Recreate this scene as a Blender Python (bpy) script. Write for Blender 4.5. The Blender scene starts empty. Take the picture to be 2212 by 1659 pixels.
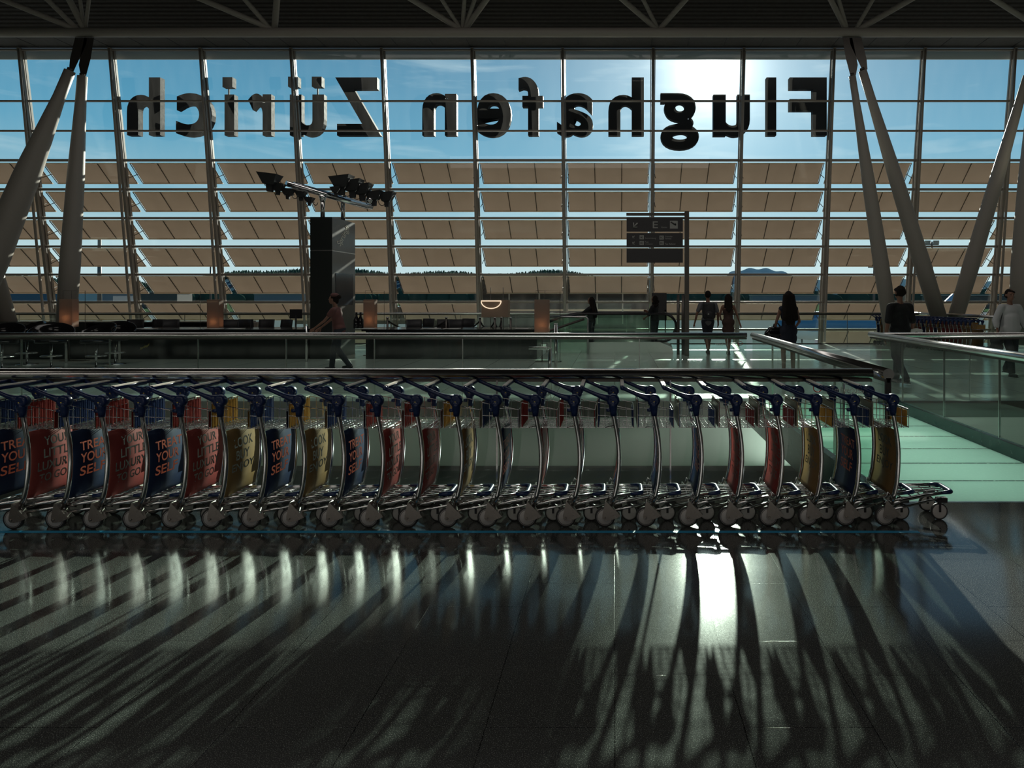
import bpy, math, random
from mathutils import Vector, Matrix
R = math.radians
S = bpy.context.scene
COL = S.collection
random.seed(7)

# ------------------------------------------------------------------ camera, sky, sun, exposure
FP, CX, CY, EYE = 1475.0, 1328.0, 638.0, 1.67
cd = bpy.data.cameras.new('camera'); cam = bpy.data.objects.new('camera', cd); COL.objects.link(cam)
cam.location = (0, 0, EYE); cam.rotation_euler = (R(90), 0, 0)
cd.sensor_width = 36; cd.lens = FP / 2212 * 36
cd.shift_x = (1106 - CX) / 2212; cd.shift_y = (CY - 829.5) / 2212
cd.clip_start = 0.05; cd.clip_end = 20000
S.camera = cam
S.view_settings.view_transform = 'Standard'; S.view_settings.look = 'None'
S.view_settings.gamma = 1; S.view_settings.use_curve_mapping = False
S.view_settings.exposure = 0.0
S.cycles.transparent_max_bounces = 40
S.cycles.max_bounces = 8
S.cycles.sample_clamp_indirect = 6

SUN = Vector(((1540 - CX) / FP, 1.0, (CY - 150) / FP)).normalized()
sl = bpy.data.lights.new('sun', 'SUN'); so = bpy.data.objects.new('sun', sl); COL.objects.link(so)
sl.energy = 10.5; sl.angle = R(0.6); sl.color = (1.0, 0.93, 0.80)
so.rotation_euler = SUN.to_track_quat('Z', 'Y').to_euler()

w = bpy.data.worlds.new('sky'); S.world = w; w.use_nodes = True
nt = w.node_tree; nt.nodes.clear()
def wn(t, **k):
    n = nt.nodes.new(t)
    for a, b in k.items(): setattr(n, a, b)
    return n
def wmath(op, a, b=None, c=None):
    n = wn('ShaderNodeMath', operation=op)
    for i, v in enumerate((a, b, c)):
        if v is None: continue
        if isinstance(v, (int, float)): n.inputs[i].default_value = v
        else: nt.links.new(v, n.inputs[i])
    return n.outputs[0]
geo = wn('ShaderNodeNewGeometry')
vneg = wn('ShaderNodeVectorMath', operation='SCALE'); vneg.inputs[3].default_value = -1
nt.links.new(geo.outputs['Incoming'], vneg.inputs[0]); DIR = vneg.outputs[0]
tc = wn('ShaderNodeTexCoord'); DIR = tc.outputs['Generated']
sep = wn('ShaderNodeSeparateXYZ'); nt.links.new(DIR, sep.inputs[0])
ramp = wn('ShaderNodeValToRGB'); nt.links.new(sep.outputs['Z'], ramp.inputs[0])
cr = ramp.color_ramp; cr.elements[0].position = 0.0; cr.elements[0].color = (.62, .72, .74, 1)
cr.elements[1].position = 1.0; cr.elements[1].color = (.01, .06, .16, 1)
for p, c in ((.055, (.52, .66, .70)), (.12, (.28, .48, .58)), (.20, (.115, .34, .50)), (.34, (.055, .21, .36)), (.6, (.02, .11, .24))):
    e = cr.elements.new(p); e.color = (*c, 1)
dot = wn('ShaderNodeVectorMath', operation='DOT_PRODUCT'); nt.links.new(DIR, dot.inputs[0]); dot.inputs[1].default_value = SUN
d = wmath('MAXIMUM', dot.outputs['Value'], 0.0)
g = wmath('ADD', wmath('MULTIPLY', wmath('POWER', d, 14), .16), wmath('MULTIPLY', wmath('POWER', d, 90), .40))
g = wmath('ADD', g, wmath('MULTIPLY', wmath('POWER', d, 700), 1.2))
g = wmath('ADD', g, wmath('MULTIPLY', wmath('POWER', d, 5000), 9.0))
g = wmath('ADD', g, wmath('MULTIPLY', wmath('GREATER_THAN', d, .99995), 60.0))
glow = wn('ShaderNodeMixRGB', blend_type='MULTIPLY'); glow.inputs[0].default_value = 1
glow.inputs[1].default_value = (1, .97, .90, 1); nt.links.new(g, glow.inputs[2])
# thin cirrus
mp = wn('ShaderNodeMapping'); mp.inputs['Scale'].default_value = (5, 5, 26); nt.links.new(DIR, mp.inputs[0])
nz = wn('ShaderNodeTexNoise'); nz.inputs['Scale'].default_value = 1.3; nz.inputs['Detail'].default_value = 6; nz.inputs['Distortion'].default_value = .6
nt.links.new(mp.outputs[0], nz.inputs['Vector'])
cl = wn('ShaderNodeMapRange'); nt.links.new(nz.outputs['Fac'], cl.inputs[0])
cl.inputs[1].default_value = .52; cl.inputs[2].default_value = .8; cl.inputs[3].default_value = 0; cl.inputs[4].default_value = .42
mx = wn('ShaderNodeMixRGB'); nt.links.new(cl.outputs[0], mx.inputs[0]); nt.links.new(ramp.outputs[0], mx.inputs[1]); mx.inputs[2].default_value = (.62, .72, .76, 1)
ad = wn('ShaderNodeMixRGB', blend_type='ADD'); ad.inputs[0].default_value = 1
nt.links.new(mx.outputs[0], ad.inputs[1]); nt.links.new(glow.outputs[0], ad.inputs[2])
bg = wn('ShaderNodeBackground'); bg.inputs[1].default_value = 1.15; nt.links.new(ad.outputs[0], bg.inputs[0])
wo = wn('ShaderNodeOutputWorld'); nt.links.new(bg.outputs[0], wo.inputs[0])

def area(name, loc, size, energy, color=(1, .95, .88), rot=(0, 0, 0), sy=None):
    l = bpy.data.lights.new(name, 'AREA'); l.energy = energy; l.size = size; l.color = color
    if sy: l.shape = 'RECTANGLE'; l.size_y = sy
    o = bpy.data.objects.new(name, l); COL.objects.link(o); o.location = loc; o.rotation_euler = rot
    return o
area('hall_fill_light', (0, -3, 9.5), 6, 100, (1, .93, .84), sy=3)  # unseen fill pair added behind the camera to lift the foreground
area('hall_fill_light', (-10, -3, 9.5), 6, 80, (1, .93, .84), sy=3)
area('far_hall_fill_light', (-5, 14.5, 10.4), 16, 230, (1, .95, .90), sy=3)  # added overhead fills, no visible fittings, brightening the far floor
area('far_hall_fill_light', (9, 14.5, 10.4), 10, 100, (1, .95, .90), sy=3)
area('shopfront_fill', (-3, -10, 3.0), 22, 150, (1, .95, .88), (R(90), 0, 0), sy=1.0)  # unseen strip added behind the camera to put highlights on the tubes
area('bridge_underlight', (3.12, 8.0, -1.0), 1.7, 115, (1, 1, .97), (R(180), 0, 0), sy=4.8)
area('lower_level_fill', (-4, 17, -1.15), 14, 90, (.9, 1, .92), sy=3)  # fill added out of sight under the slab to lift the lower level

# ------------------------------------------------------------------ geometry helpers
def X(px, Y): return (px - CX) / FP * Y
def Z(py, Y): return EYE - (py - CY) / FP * Y
def P(px, py, Y): return Vector((X(px, Y), Y, Z(py, Y)))

class MB:
    def __init__(s): s.v = []; s.f = []; s.sm = []
    def add(s, vs, fs, smooth=False):
        n = len(s.v); s.v += [tuple(v) for v in vs]
        for i, f in enumerate(fs):
            s.f.append(tuple(k + n for k in f)); s.sm.append(smooth if isinstance(smooth, bool) else smooth[i])
        return s
    def box(s, a, b):
        x0, y0, z0 = a; x1, y1, z1 = b
        vs = [(x0,y0,z0),(x1,y0,z0),(x1,y1,z0),(x0,y1,z0),(x0,y0,z1),(x1,y0,z1),(x1,y1,z1),(x0,y1,z1)]
        return s.add(vs, [(0,3,2,1),(4,5,6,7),(0,1,5,4),(1,2,6,5),(2,3,7,6),(3,0,4,7)])
    def obox(s, c, sz, m=None):
        h = [k / 2 for k in sz]; m = m or Matrix(); c = Vector(c)
        vs = [c + m @ Vector((a*h[0], b*h[1], e*h[2])) for e in (-1,1) for a, b in ((-1,-1),(1,-1),(1,1),(-1,1))]
        return s.add(vs, [(0,3,2,1),(4,5,6,7),(0,1,5,4),(1,2,6,5),(2,3,7,6),(3,0,4,7)])
    def tube(s, pts, r, seg=10, caps=True, flat=1.0):
        pts = [Vector(p) for p in pts]; n = len(pts)
        rs = r if isinstance(r, (list, tuple)) else [r] * n
        T = []
        for i in range(n):
            a = pts[max(i-1, 0)]; b = pts[min(i+1, n-1)]; T.append((b - a).normalized())
        up = Vector((0, 0, 1)) if abs(T[0].z) < .9 else Vector((0, 1, 0))
        u = T[0].cross(up).normalized(); vs = []
        for i in range(n):
            u = (u - T[i] * u.dot(T[i])).normalized(); v = T[i].cross(u)
            for k in range(seg):
                a = 2 * math.pi * k / seg
                vs.append(pts[i] + (u * math.cos(a) + v * math.sin(a) * flat) * rs[i])
        fs = []; sm = []
        for i in range(n-1):
            for k in range(seg):
                k2 = (k+1) % seg
                fs.append((i*seg+k, i*seg+k2, (i+1)*seg+k2, (i+1)*seg+k)); sm.append(True)
        if caps:
            fs.append(tuple(reversed(range(seg)))); fs.append(tuple((n-1)*seg + k for k in range(seg))); sm += [False, False]
        return s.add(vs, fs, sm)
    def lathe(s, c, axis, prof, seg=24):      # prof: (r, h) along axis
        c = Vector(c); ax = Vector(axis).normalized(); up = Vector((0,0,1)) if abs(ax.z) < .9 else Vector((1,0,0))
        u = ax.cross(up).normalized(); v = ax.cross(u); vs = []
        for r, h in prof:
            for k in range(seg):
                a = 2*math.pi*k/seg; vs.append(c + ax*h + (u*math.cos(a) + v*math.sin(a))*r)
        n = len(prof); fs = [(i*seg+k, i*seg+(k+1)%seg, (i+1)*seg+(k+1)%seg, (i+1)*seg+k) for i in range(n-1) for k in range(seg)]
        sm = [True]*len(fs); fs += [tuple(reversed(range(seg))), tuple((n-1)*seg+k for k in range(seg))]; sm += [False, False]
        return s.add(vs, fs, sm)
    def prism(s, poly, axis, a, b):           # poly of 2-tuples extruded along axis index
        def mk(p, t):
            if axis == 0: return (t, p[0], p[1])
            if axis == 1: return (p[0], t, p[1])
            return (p[0], p[1], t)
        n = len(poly); vs = [mk(p, a) for p in poly] + [mk(p, b) for p in poly]
        fs = [tuple(range(n))[::-1], tuple(range(n, 2*n))] + [(i, (i+1)%n, n+(i+1)%n, n+i) for i in range(n)]
        return s.add(vs, fs)
    def ell(s, c, r, seg=20, rings=12):
        c = Vector(c); vs = [c + Vector((0,0,-r[2]))]
        for i in range(1, rings):
            t = math.pi*i/rings - math.pi/2
            for k in range(seg):
                a = 2*math.pi*k/seg; vs.append(c + Vector((r[0]*math.cos(t)*math.cos(a), r[1]*math.cos(t)*math.sin(a), r[2]*math.sin(t))))
        vs.append(c + Vector((0,0,r[2]))); fs = [(0, 1+(k+1)%seg, 1+k) for k in range(seg)]
        for i in range(rings-2):
            for k in range(seg):
                a = 1+i*seg; fs.append((a+k, a+(k+1)%seg, a+seg+(k+1)%seg, a+seg+k))
        a = 1+(rings-2)*seg; fs += [(a+k, a+(k+1)%seg, len(vs)-1) for k in range(seg)]
        return s.add(vs, fs, True)
    def cap(s, p, q, r0, r1, seg=14):         # capsule
        p = Vector(p); q = Vector(q); dvec = (q-p); L = dvec.length; dd = dvec/L if L else Vector((0,0,1))
        pts = []; rs = []
        for k in range(5): a = math.pi/2*k/5; pts.append(p - dd*r0*math.cos(a)); rs.append(max(r0*math.sin(a), r0*.05))
        pts.append(p); rs.append(r0); pts.append(q); rs.append(r1)
        for k in range(4, -1, -1): a = math.pi/2*k/5; pts.append(q + dd*r1*math.cos(a)); rs.append(max(r1*math.sin(a), r1*.05))
        return s.tube(pts, rs, seg)
    def mesh(s, name, mat=None):
        me = bpy.data.meshes.new(name); me.from_pydata(s.v, [], s.f); me.polygons.foreach_set('use_smooth', s.sm)
        if mat: me.materials.append(mat)
        me.update(); return me

def link(name, me, parent=None):
    o = bpy.data.objects.new(name, me); COL.objects.link(o)
    if parent: o.parent = parent
    return o
def obj(name, mb, mat, parent=None, offset=None):
    if offset is not None:
        o_ = Vector(offset); mb.v = [tuple(Vector(v) - o_) for v in mb.v]
    o = link(name, mb.mesh(name, mat), parent)
    if offset is not None: o.location = offset
    return o
def tag(o, label, cat, group=None):
    o['label'] = label; o['category'] = cat
    if group: o['group'] = group
    return o
def thing(name, label, cat, loc=(0,0,0), rz=0, group=None):
    o = bpy.data.objects.new(name, None); COL.objects.link(o); o.location = loc; o.rotation_euler = (0,0,rz)
    o.empty_display_size = .2
    return tag(o, label, cat, group)
def struct(name, mb, mat, parent=None):
    o = obj(name, mb, mat, parent)
    if parent is None: o['kind'] = 'structure'
    return o
def kids(o): return [c for c in ALL if c.parent == o]
def copy_tree(tree, loc, rz, label, swap=None, only=None):
    root, parts = tree
    r = root.copy(); COL.objects.link(r); r.location = loc; r.rotation_euler = (0,0,rz); r['label'] = label
    for p, subs in parts:
        if only and p.name.split('.')[0] not in only: continue
        c = p.copy(); COL.objects.link(c); c.parent = r
        key = p.name.split('.')[0]
        if swap and key in swap: c.data = swap[key]
        for q in subs:
            k2 = q.name.split('.')[0]
            if swap and k2 in swap and swap[k2] is None: continue
            e = q.copy(); COL.objects.link(e); e.parent = c
            if swap and k2 in swap: e.data = swap[k2]
    return r

# ------------------------------------------------------------------ materials
def mat(name, col, rough=.5, metal=0, spec=.5, **k):
    m = bpy.data.materials.new(name); m.use_nodes = True; b = m.node_tree.nodes['Principled BSDF']
    b.inputs['Base Color'].default_value = (*col, 1); b.inputs['Roughness'].default_value = rough
    b.inputs['Metallic'].default_value = metal; b.inputs['Specular IOR Level'].default_value = spec
    for a, v in k.items(): b.inputs[a.replace('_', ' ')].default_value = v
    # every surface gets a faint procedural unevenness
    t = m.node_tree; n = t.nodes.new('ShaderNodeTexNoise'); n.inputs['Scale'].default_value = 9; n.inputs['Detail'].default_value = 4
    tcn = t.nodes.new('ShaderNodeTexCoord'); t.links.new(tcn.outputs['Object'], n.inputs['Vector'])
    mr = t.nodes.new('ShaderNodeMapRange'); mr.inputs[3].default_value = rough*.85; mr.inputs[4].default_value = min(1, rough*1.2+.01)
    t.links.new(n.outputs['Fac'], mr.inputs[0]); t.links.new(mr.outputs[0], b.inputs['Roughness'])
    return m
def emis(name, col, st):
    m = mat(name, col, .5); b = m.node_tree.nodes['Principled BSDF']
    b.inputs['Emission Color'].default_value = (*col, 1); b.inputs['Emission Strength'].default_value = st
    return m
def glass(name, tint=(.8,.9,.86), refl=1.0, rough=.0, ior=1.5, dirt=0.0):
    m = bpy.data.materials.new(name); m.use_nodes = True; t = m.node_tree; t.nodes.clear()
    tr = t.nodes.new('ShaderNodeBsdfTransparent'); tr.inputs[0].default_value = (*tint, 1)
    gl = t.nodes.new('ShaderNodeBsdfGlossy'); gl.inputs['Roughness'].default_value = rough; gl.inputs[0].default_value = (refl,)*3 + (1,)
    fr = t.nodes.new('ShaderNodeFresnel'); fr.inputs[0].default_value = ior
    gm = t.nodes.new('ShaderNodeNewGeometry'); fb = t.nodes.new('ShaderNodeMath'); fb.operation = 'SUBTRACT'; fb.inputs[0].default_value = 1; t.links.new(gm.outputs['Backfacing'], fb.inputs[1])
    fm = t.nodes.new('ShaderNodeMath'); fm.operation = 'MULTIPLY'; t.links.new(fr.outputs[0], fm.inputs[0]); t.links.new(fb.outputs[0], fm.inputs[1])
    mx = t.nodes.new('ShaderNodeMixShader'); t.links.new(fm.outputs[0], mx.inputs[0]); t.links.new(tr.outputs[0], mx.inputs[1]); t.links.new(gl.outputs[0], mx.inputs[2])
    out = t.nodes.new('ShaderNodeOutputMaterial'); last = mx
    if dirt:
        df = t.nodes.new('ShaderNodeBsdfTranslucent'); df.inputs[0].default_value = (.8,.8,.78,1)
        nn = t.nodes.new('ShaderNodeTexNoise'); nn.inputs['Scale'].default_value = 1.5; nn.inputs['Detail'].default_value = 6
        mp_ = t.nodes.new('ShaderNodeMapping'); mp_.inputs['Scale'].default_value = (3, 3, .4); tc_ = t.nodes.new('ShaderNodeTexCoord')
        t.links.new(tc_.outputs['Object'], mp_.inputs[0]); t.links.new(mp_.outputs[0], nn.inputs['Vector'])
        ml = t.nodes.new('ShaderNodeMath'); ml.operation = 'MULTIPLY'; ml.inputs[1].default_value = dirt; t.links.new(nn.outputs['Fac'], ml.inputs[0])
        m2 = t.nodes.new('ShaderNodeMixShader'); t.links.new(ml.outputs[0], m2.inputs[0]); t.links.new(mx.outputs[0], m2.inputs[1]); t.links.new(df.outputs[0], m2.inputs[2]); last = m2
    t.links.new(last.outputs[0], out.inputs[0]); return m
def tiled(name, base, speck, rough, rowh, bw, joint, speck_scale=160, spec=.5, axis_swap=True, jointcol=(.003,.003,.003), var=.12, ior=1.5):
    m = bpy.data.materials.new(name); m.use_nodes = True; t = m.node_tree; b = t.nodes['Principled BSDF']
    g_ = t.nodes.new('ShaderNodeNewGeometry'); sp = t.nodes.new('ShaderNodeSeparateXYZ'); t.links.new(g_.outputs['Position'], sp.inputs[0])
    cb = t.nodes.new('ShaderNodeCombineXYZ')
    t.links.new(sp.outputs['Y' if axis_swap else 'X'], cb.inputs['X']); t.links.new(sp.outputs['X' if axis_swap else 'Y'], cb.inputs['Y'])
    br = t.nodes.new('ShaderNodeTexBrick'); t.links.new(cb.outputs[0], br.inputs['Vector'])
    br.inputs['Scale'].default_value = 1; br.inputs['Brick Width'].default_value = bw; br.inputs['Row Height'].default_value = rowh
    br.inputs['Mortar Size'].default_value = joint; br.inputs['Mortar Smooth'].default_value = .1; br.offset = .45
    br.inputs['Color1'].default_value = (*base, 1); br.inputs['Color2'].default_value = (*[c*(1-var) for c in base], 1); br.inputs['Mortar'].default_value = (*jointcol, 1)
    vo = t.nodes.new('ShaderNodeTexVoronoi'); vo.inputs['Scale'].default_value = speck_scale; t.links.new(g_.outputs['Position'], vo.inputs['Vector'])
    nz_ = t.nodes.new('ShaderNodeTexNoise'); nz_.inputs['Scale'].default_value = speck_scale*.8; nz_.inputs['Detail'].default_value = 2; t.links.new(g_.outputs['Position'], nz_.inputs['Vector'])
    mr = t.nodes.new('ShaderNodeMapRange'); mr.inputs[1].default_value = .55; mr.inputs[2].default_value = .72; t.links.new(nz_.outputs['Fac'], mr.inputs[0])
    mxx = t.nodes.new('ShaderNodeMixRGB'); t.links.new(mr.outputs[0], mxx.inputs[0]); t.links.new(br.outputs['Color'], mxx.inputs[1]); mxx.inputs[2].default_value = (*speck, 1)
    t.links.new(mxx.outputs[0], b.inputs['Base Color'])
    n2 = t.nodes.new('ShaderNodeTexNoise'); n2.inputs['Scale'].default_value = 1.2; n2.inputs['Detail'].default_value = 5; t.links.new(g_.outputs['Position'], n2.inputs['Vector'])
    r2 = t.nodes.new('ShaderNodeMapRange'); r2.inputs[3].default_value = rough*.8; r2.inputs[4].default_value = rough*1.3; t.links.new(n2.outputs['Fac'], r2.inputs[0])
    sp2 = t.nodes.new('ShaderNodeMath'); sp2.operation = 'MULTIPLY_ADD'; sp2.inputs[1].default_value = .05; t.links.new(vo.outputs['Distance'], sp2.inputs[0]); t.links.new(r2.outputs[0], sp2.inputs[2])
    t.links.new(sp2.outputs[0], b.inputs['Roughness']); b.inputs['Specular IOR Level'].default_value = spec
    bu = t.nodes.new('ShaderNodeBump'); bu.inputs['Strength'].default_value = .15; bu.inputs['Distance'].default_value = .002
    sb = t.nodes.new('ShaderNodeMath'); sb.operation = 'MULTIPLY_ADD'; sb.inputs[1].default_value = -1.0; t.links.new(br.outputs['Fac'], sb.inputs[0])
    ml = t.nodes.new('ShaderNodeMath'); ml.operation = 'MULTIPLY'; ml.inputs[1].default_value = .012; t.links.new(nz_.outputs['Fac'], ml.inputs[0]); t.links.new(ml.outputs[0], sb.inputs[2])
    t.links.new(sb.outputs[0], bu.inputs['Height']); t.links.new(bu.outputs[0], b.inputs['Normal'])
    return m

M = {}
M['granite'] = tiled('dark_polished_granite', (.046,.049,.047), (.30,.31,.29), .072, .5, .66, .0026, 300, spec=.30)
M['terrazzo'] = tiled('light_polished_stone', (.46,.50,.46), (.60,.63,.58), .16, 1.0, 1.3, .006, 90, spec=.6)
M['greenfloor'] = tiled('frosted_green_glass_floor', (.52,.72,.63), (.56,.75,.66), .28, 9.0, .645, .012, 40, spec=.8, jointcol=(.05,.06,.055), var=.03)
M['lower'] = mat('pale_lower_floor', (.22,.25,.22), .35)
M['slab'] = mat('pale_slab_fascia', (.50,.55,.49), .45)
M['dark_slab'] = mat('dark_green_edge_plate', (.015,.05,.045), .25)
M['wall'] = mat('dark_hall_wall', (.09,.085,.08), .8)
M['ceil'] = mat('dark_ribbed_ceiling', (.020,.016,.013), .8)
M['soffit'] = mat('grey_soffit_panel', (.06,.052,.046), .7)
M['eaves'] = mat('grey_eaves_fascia', (.62,.60,.57), .7)
M['chrome'] = mat('polished_chrome', (.72,.72,.72), .12, 1)
M['steel'] = mat('brushed_stainless_steel', (.62,.61,.59), .20, 1)
M['darksteel'] = mat('dark_bronze_metal', (.10,.09,.08), .35, .6)
M['frame'] = mat('grey_facade_metal', (.30,.26,.22), .45)
M['strut'] = mat('painted_grey_strut', (.32,.29,.255), .5)
M['navy'] = mat('navy_blue_plastic', (.006,.020,.085), .28)
M['wheel'] = mat('grey_wheel_disc', (.48,.46,.44), .45)
M['tyre'] = mat('black_rubber', (.03,.03,.03), .5)
M['bracket'] = mat('satin_sheet_metal', (.34,.31,.28), .26, .85)
M['black'] = mat('black_gloss', (.010,.010,.011), .12)
M['blackmatt'] = mat('black_matt', (.018,.018,.02), .55)
M['olive'] = mat('olive_plate', (.16,.145,.10), .30, .3)
M['letter'] = mat('dark_sign_letter', (.010,.009,.009), .6, 0, .08)
M['white'] = mat('white_paper', (.75,.75,.72), .6)
M['cream'] = mat('cream_strip', (.88,.82,.72), .25)
M['facade'] = glass('facade_glass', (.90,.95,.95), .9, 0, 1.35, .010)
M['balglass'] = glass('green_balustrade_glass', (.88,.958,.922), .9, 0, 1.45, .008)
M['escglass'] = glass('green_escalator_glass', (.89,.965,.925), .9, 0, 1.45, .01)
_m = M['greenfloor']; _t = _m.node_tree; _tl = _t.nodes.new('ShaderNodeBsdfTranslucent'); _tl.inputs[0].default_value = (.42,.85,.66,1)
_mx = _t.nodes.new('ShaderNodeMixShader'); _mx.inputs[0].default_value = .5; _o = _t.nodes['Material Output']
_t.links.new(_t.nodes['Principled BSDF'].outputs[0], _mx.inputs[1]); _t.links.new(_tl.outputs[0], _mx.inputs[2]); _t.links.new(_mx.outputs[0], _o.inputs[0])
for _l in list(_t.links):
    if _l.to_node == _t.nodes['Principled BSDF'] and _l.to_socket.name == 'Base Color': _src = _l.from_socket
_t.links.new(_src, _tl.inputs[0])
def louvre_mat():
    m = bpy.data.materials.new('brown_frit_glass'); m.use_nodes = True; t = m.node_tree; t.nodes.clear()
    tl = t.nodes.new('ShaderNodeBsdfTranslucent'); df = t.nodes.new('ShaderNodeBsdfDiffuse'); tr = t.nodes.new('ShaderNodeBsdfTransparent'); gl = t.nodes.new('ShaderNodeBsdfGlossy')
    nz_ = t.nodes.new('ShaderNodeTexNoise'); nz_.inputs['Scale'].default_value = 2.0; tc_ = t.nodes.new('ShaderNodeTexCoord'); t.links.new(tc_.outputs['Object'], nz_.inputs['Vector'])
    rp = t.nodes.new('ShaderNodeMixRGB'); rp.inputs[1].default_value = (.245,.196,.162,1); rp.inputs[2].default_value = (.305,.25,.21,1); t.links.new(nz_.outputs['Fac'], rp.inputs[0])
    t.links.new(rp.outputs[0], tl.inputs[0]); df.inputs[0].default_value = (.42,.35,.30,1); tr.inputs[0].default_value = (.5,.47,.42,1)
    gl.inputs['Roughness'].default_value = .3
    a = t.nodes.new('ShaderNodeMixShader'); a.inputs[0].default_value = .35; t.links.new(tl.outputs[0], a.inputs[1]); t.links.new(df.outputs[0], a.inputs[2])
    b = t.nodes.new('ShaderNodeMixShader'); b.inputs[0].default_value = .08; t.links.new(a.outputs[0], b.inputs[1]); t.links.new(tr.outputs[0], b.inputs[2])
    c = t.nodes.new('ShaderNodeMixShader'); c.inputs[0].default_value = .015; t.links.new(b.outputs[0], c.inputs[1]); t.links.new(gl.outputs[0], c.inputs[2])
    o = t.nodes.new('ShaderNodeOutputMaterial'); t.links.new(c.outputs[0], o.inputs[0]); return m
M['louvre'] = louvre_mat()
M['louvredark'] = mat('dark_brown_louvre_bar', (.06,.045,.03), .6)
M['louvreframe'] = mat('tan_louvre_frame', (.55,.42,.30), .4, .3)
M['skin'] = mat('skin', (.24,.12,.08), .55)
M['hair'] = mat('dark_hair', (.014,.010,.008), .8, 0, .2)
M['denim'] = mat('dark_trousers', (.02,.024,.035), .8)
M['blacktee'] = mat('black_cotton', (.012,.012,.014), .85)
M['greytee'] = mat('grey_cotton', (.14,.14,.15), .85)
M['whiteshirt'] = mat('white_linen', (.55,.55,.56), .8)
M['browndress'] = mat('dark_brown_cloth', (.05,.025,.02), .8)
M['navydress'] = mat('dark_navy_cloth', (.012,.014,.03), .8)
M['pink'] = mat('dusky_pink_cloth', (.13,.055,.05), .8)
M['tape'] = mat('blue_floor_tape', (.02,.34,.62), .45)
M['hill'] = mat('haze_tinted_hill', (.055,.11,.15), .9, 0, 0)  # aerial haze painted in as a bluish base colour
M['mountain'] = mat('haze_tinted_mountain', (.05,.105,.16), .9, 0, 0)  # blue of the distance haze is put into this colour
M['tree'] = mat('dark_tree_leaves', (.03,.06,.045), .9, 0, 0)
M['apron'] = mat('pale_apron_concrete', (.17,.18,.19), .8, 0, 0)
M['grassland'] = mat('airfield_grass', (.06,.10,.05), .9, 0, 0)
M['planeblue'] = mat('sky_blue_paint', (.07,.20,.36), .35)
M['red'] = mat('red_paint', (.5,.04,.03), .4)
M['rope'] = mat('black_velvet_rope', (.012,.012,.012), .9)
M['ink'] = mat('dark_ink', (.012,.010,.010), .40, 0, .35)
M['orange_ink'] = mat('orange_red_ink', (.36,.06,.025), .40, 0, .35)
M['gold'] = mat('gold_lettering', (.85,.68,.14), .5, 0)
M['silver'] = mat('silver_lettering', (.62,.58,.50), .35, .4)
M['signgrey'] = mat('grey_sign_marking', (.30,.30,.28), .5)
M['etched'] = mat('etched_glass_lettering', (.55,.57,.55), .6)
M['signboard'] = mat('charcoal_sign_panel', (.035,.032,.034), .4)
def shade_mat():
    m = mat('warm_lamp_shade', (.42,.33,.27), .8); b = m.node_tree.nodes['Principled BSDF']
    b.inputs['Subsurface Weight'].default_value = 0
    t = m.node_tree; tl = t.nodes.new('ShaderNodeBsdfTranslucent'); tl.inputs[0].default_value = (.62,.48,.38,1)
    mx = t.nodes.new('ShaderNodeMixShader'); mx.inputs[0].default_value = .5; o = t.nodes['Material Output']
    t.links.new(b.outputs[0], mx.inputs[1]); t.links.new(tl.outputs[0], mx.inputs[2]); t.links.new(mx.outputs[0], o.inputs[0]); return m
M['shade'] = shade_mat()
M['bulb'] = emis('warm_bulb', (1,.62,.36), 6)
M['ring'] = emis('warm_light_tube', (1,.80,.58), .9)
M['screen'] = mat('dark_screen', (.03,.04,.055), .15)
def ribbed(m, scale, strength):
    t = m.node_tree; b = t.nodes['Principled BSDF']; wv = t.nodes.new('ShaderNodeTexWave'); wv.bands_direction = 'Y'; wv.inputs['Scale'].default_value = scale
    g_ = t.nodes.new('ShaderNodeNewGeometry'); t.links.new(g_.outputs['Position'], wv.inputs['Vector'])
    bu = t.nodes.new('ShaderNodeBump'); bu.inputs['Strength'].default_value = strength; bu.inputs['Distance'].default_value = .05
    t.links.new(wv.outputs['Fac'], bu.inputs['Height']); t.links.new(bu.outputs[0], b.inputs['Normal'])
ribbed(M['ceil'], 2.0, .8)

def text_data(body, size=1.0, extrude=0.0, offset=0.0):
    c = bpy.data.curves.new('lettering', 'FONT'); c.body = body; c.size = size; c.extrude = extrude; c.offset = offset; c.resolution_u = 6
    o = bpy.data.objects.new('lettering', c); COL.objects.link(o)
    bpy.context.view_layer.update()
    dg = bpy.context.evaluated_depsgraph_get(); me = bpy.data.meshes.new_from_object(o.evaluated_get(dg))
    vs = [v.co.copy() for v in me.vertices]; fs = [tuple(p.vertices) for p in me.polygons]
    bpy.data.objects.remove(o); bpy.data.curves.remove(c); bpy.data.meshes.remove(me)
    return vs, fs
def fit(vs, x0, x1, y0, y1, keep=False):
    a = min(v.x for v in vs); b = max(v.x for v in vs); c = min(v.y for v in vs); d_ = max(v.y for v in vs)
    return [((v.x-a)/(b-a)*(x1-x0)+x0, (v.y-c)/(d_-c)*(y1-y0)+y0, v.z) for v in vs]

def fix_normals(me):
    import bmesh
    bm = bmesh.new(); bm.from_mesh(me); bmesh.ops.remove_doubles(bm, verts=bm.verts, dist=1e-5); bmesh.ops.recalc_face_normals(bm, faces=bm.faces); bm.to_mesh(me); bm.free()

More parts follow.
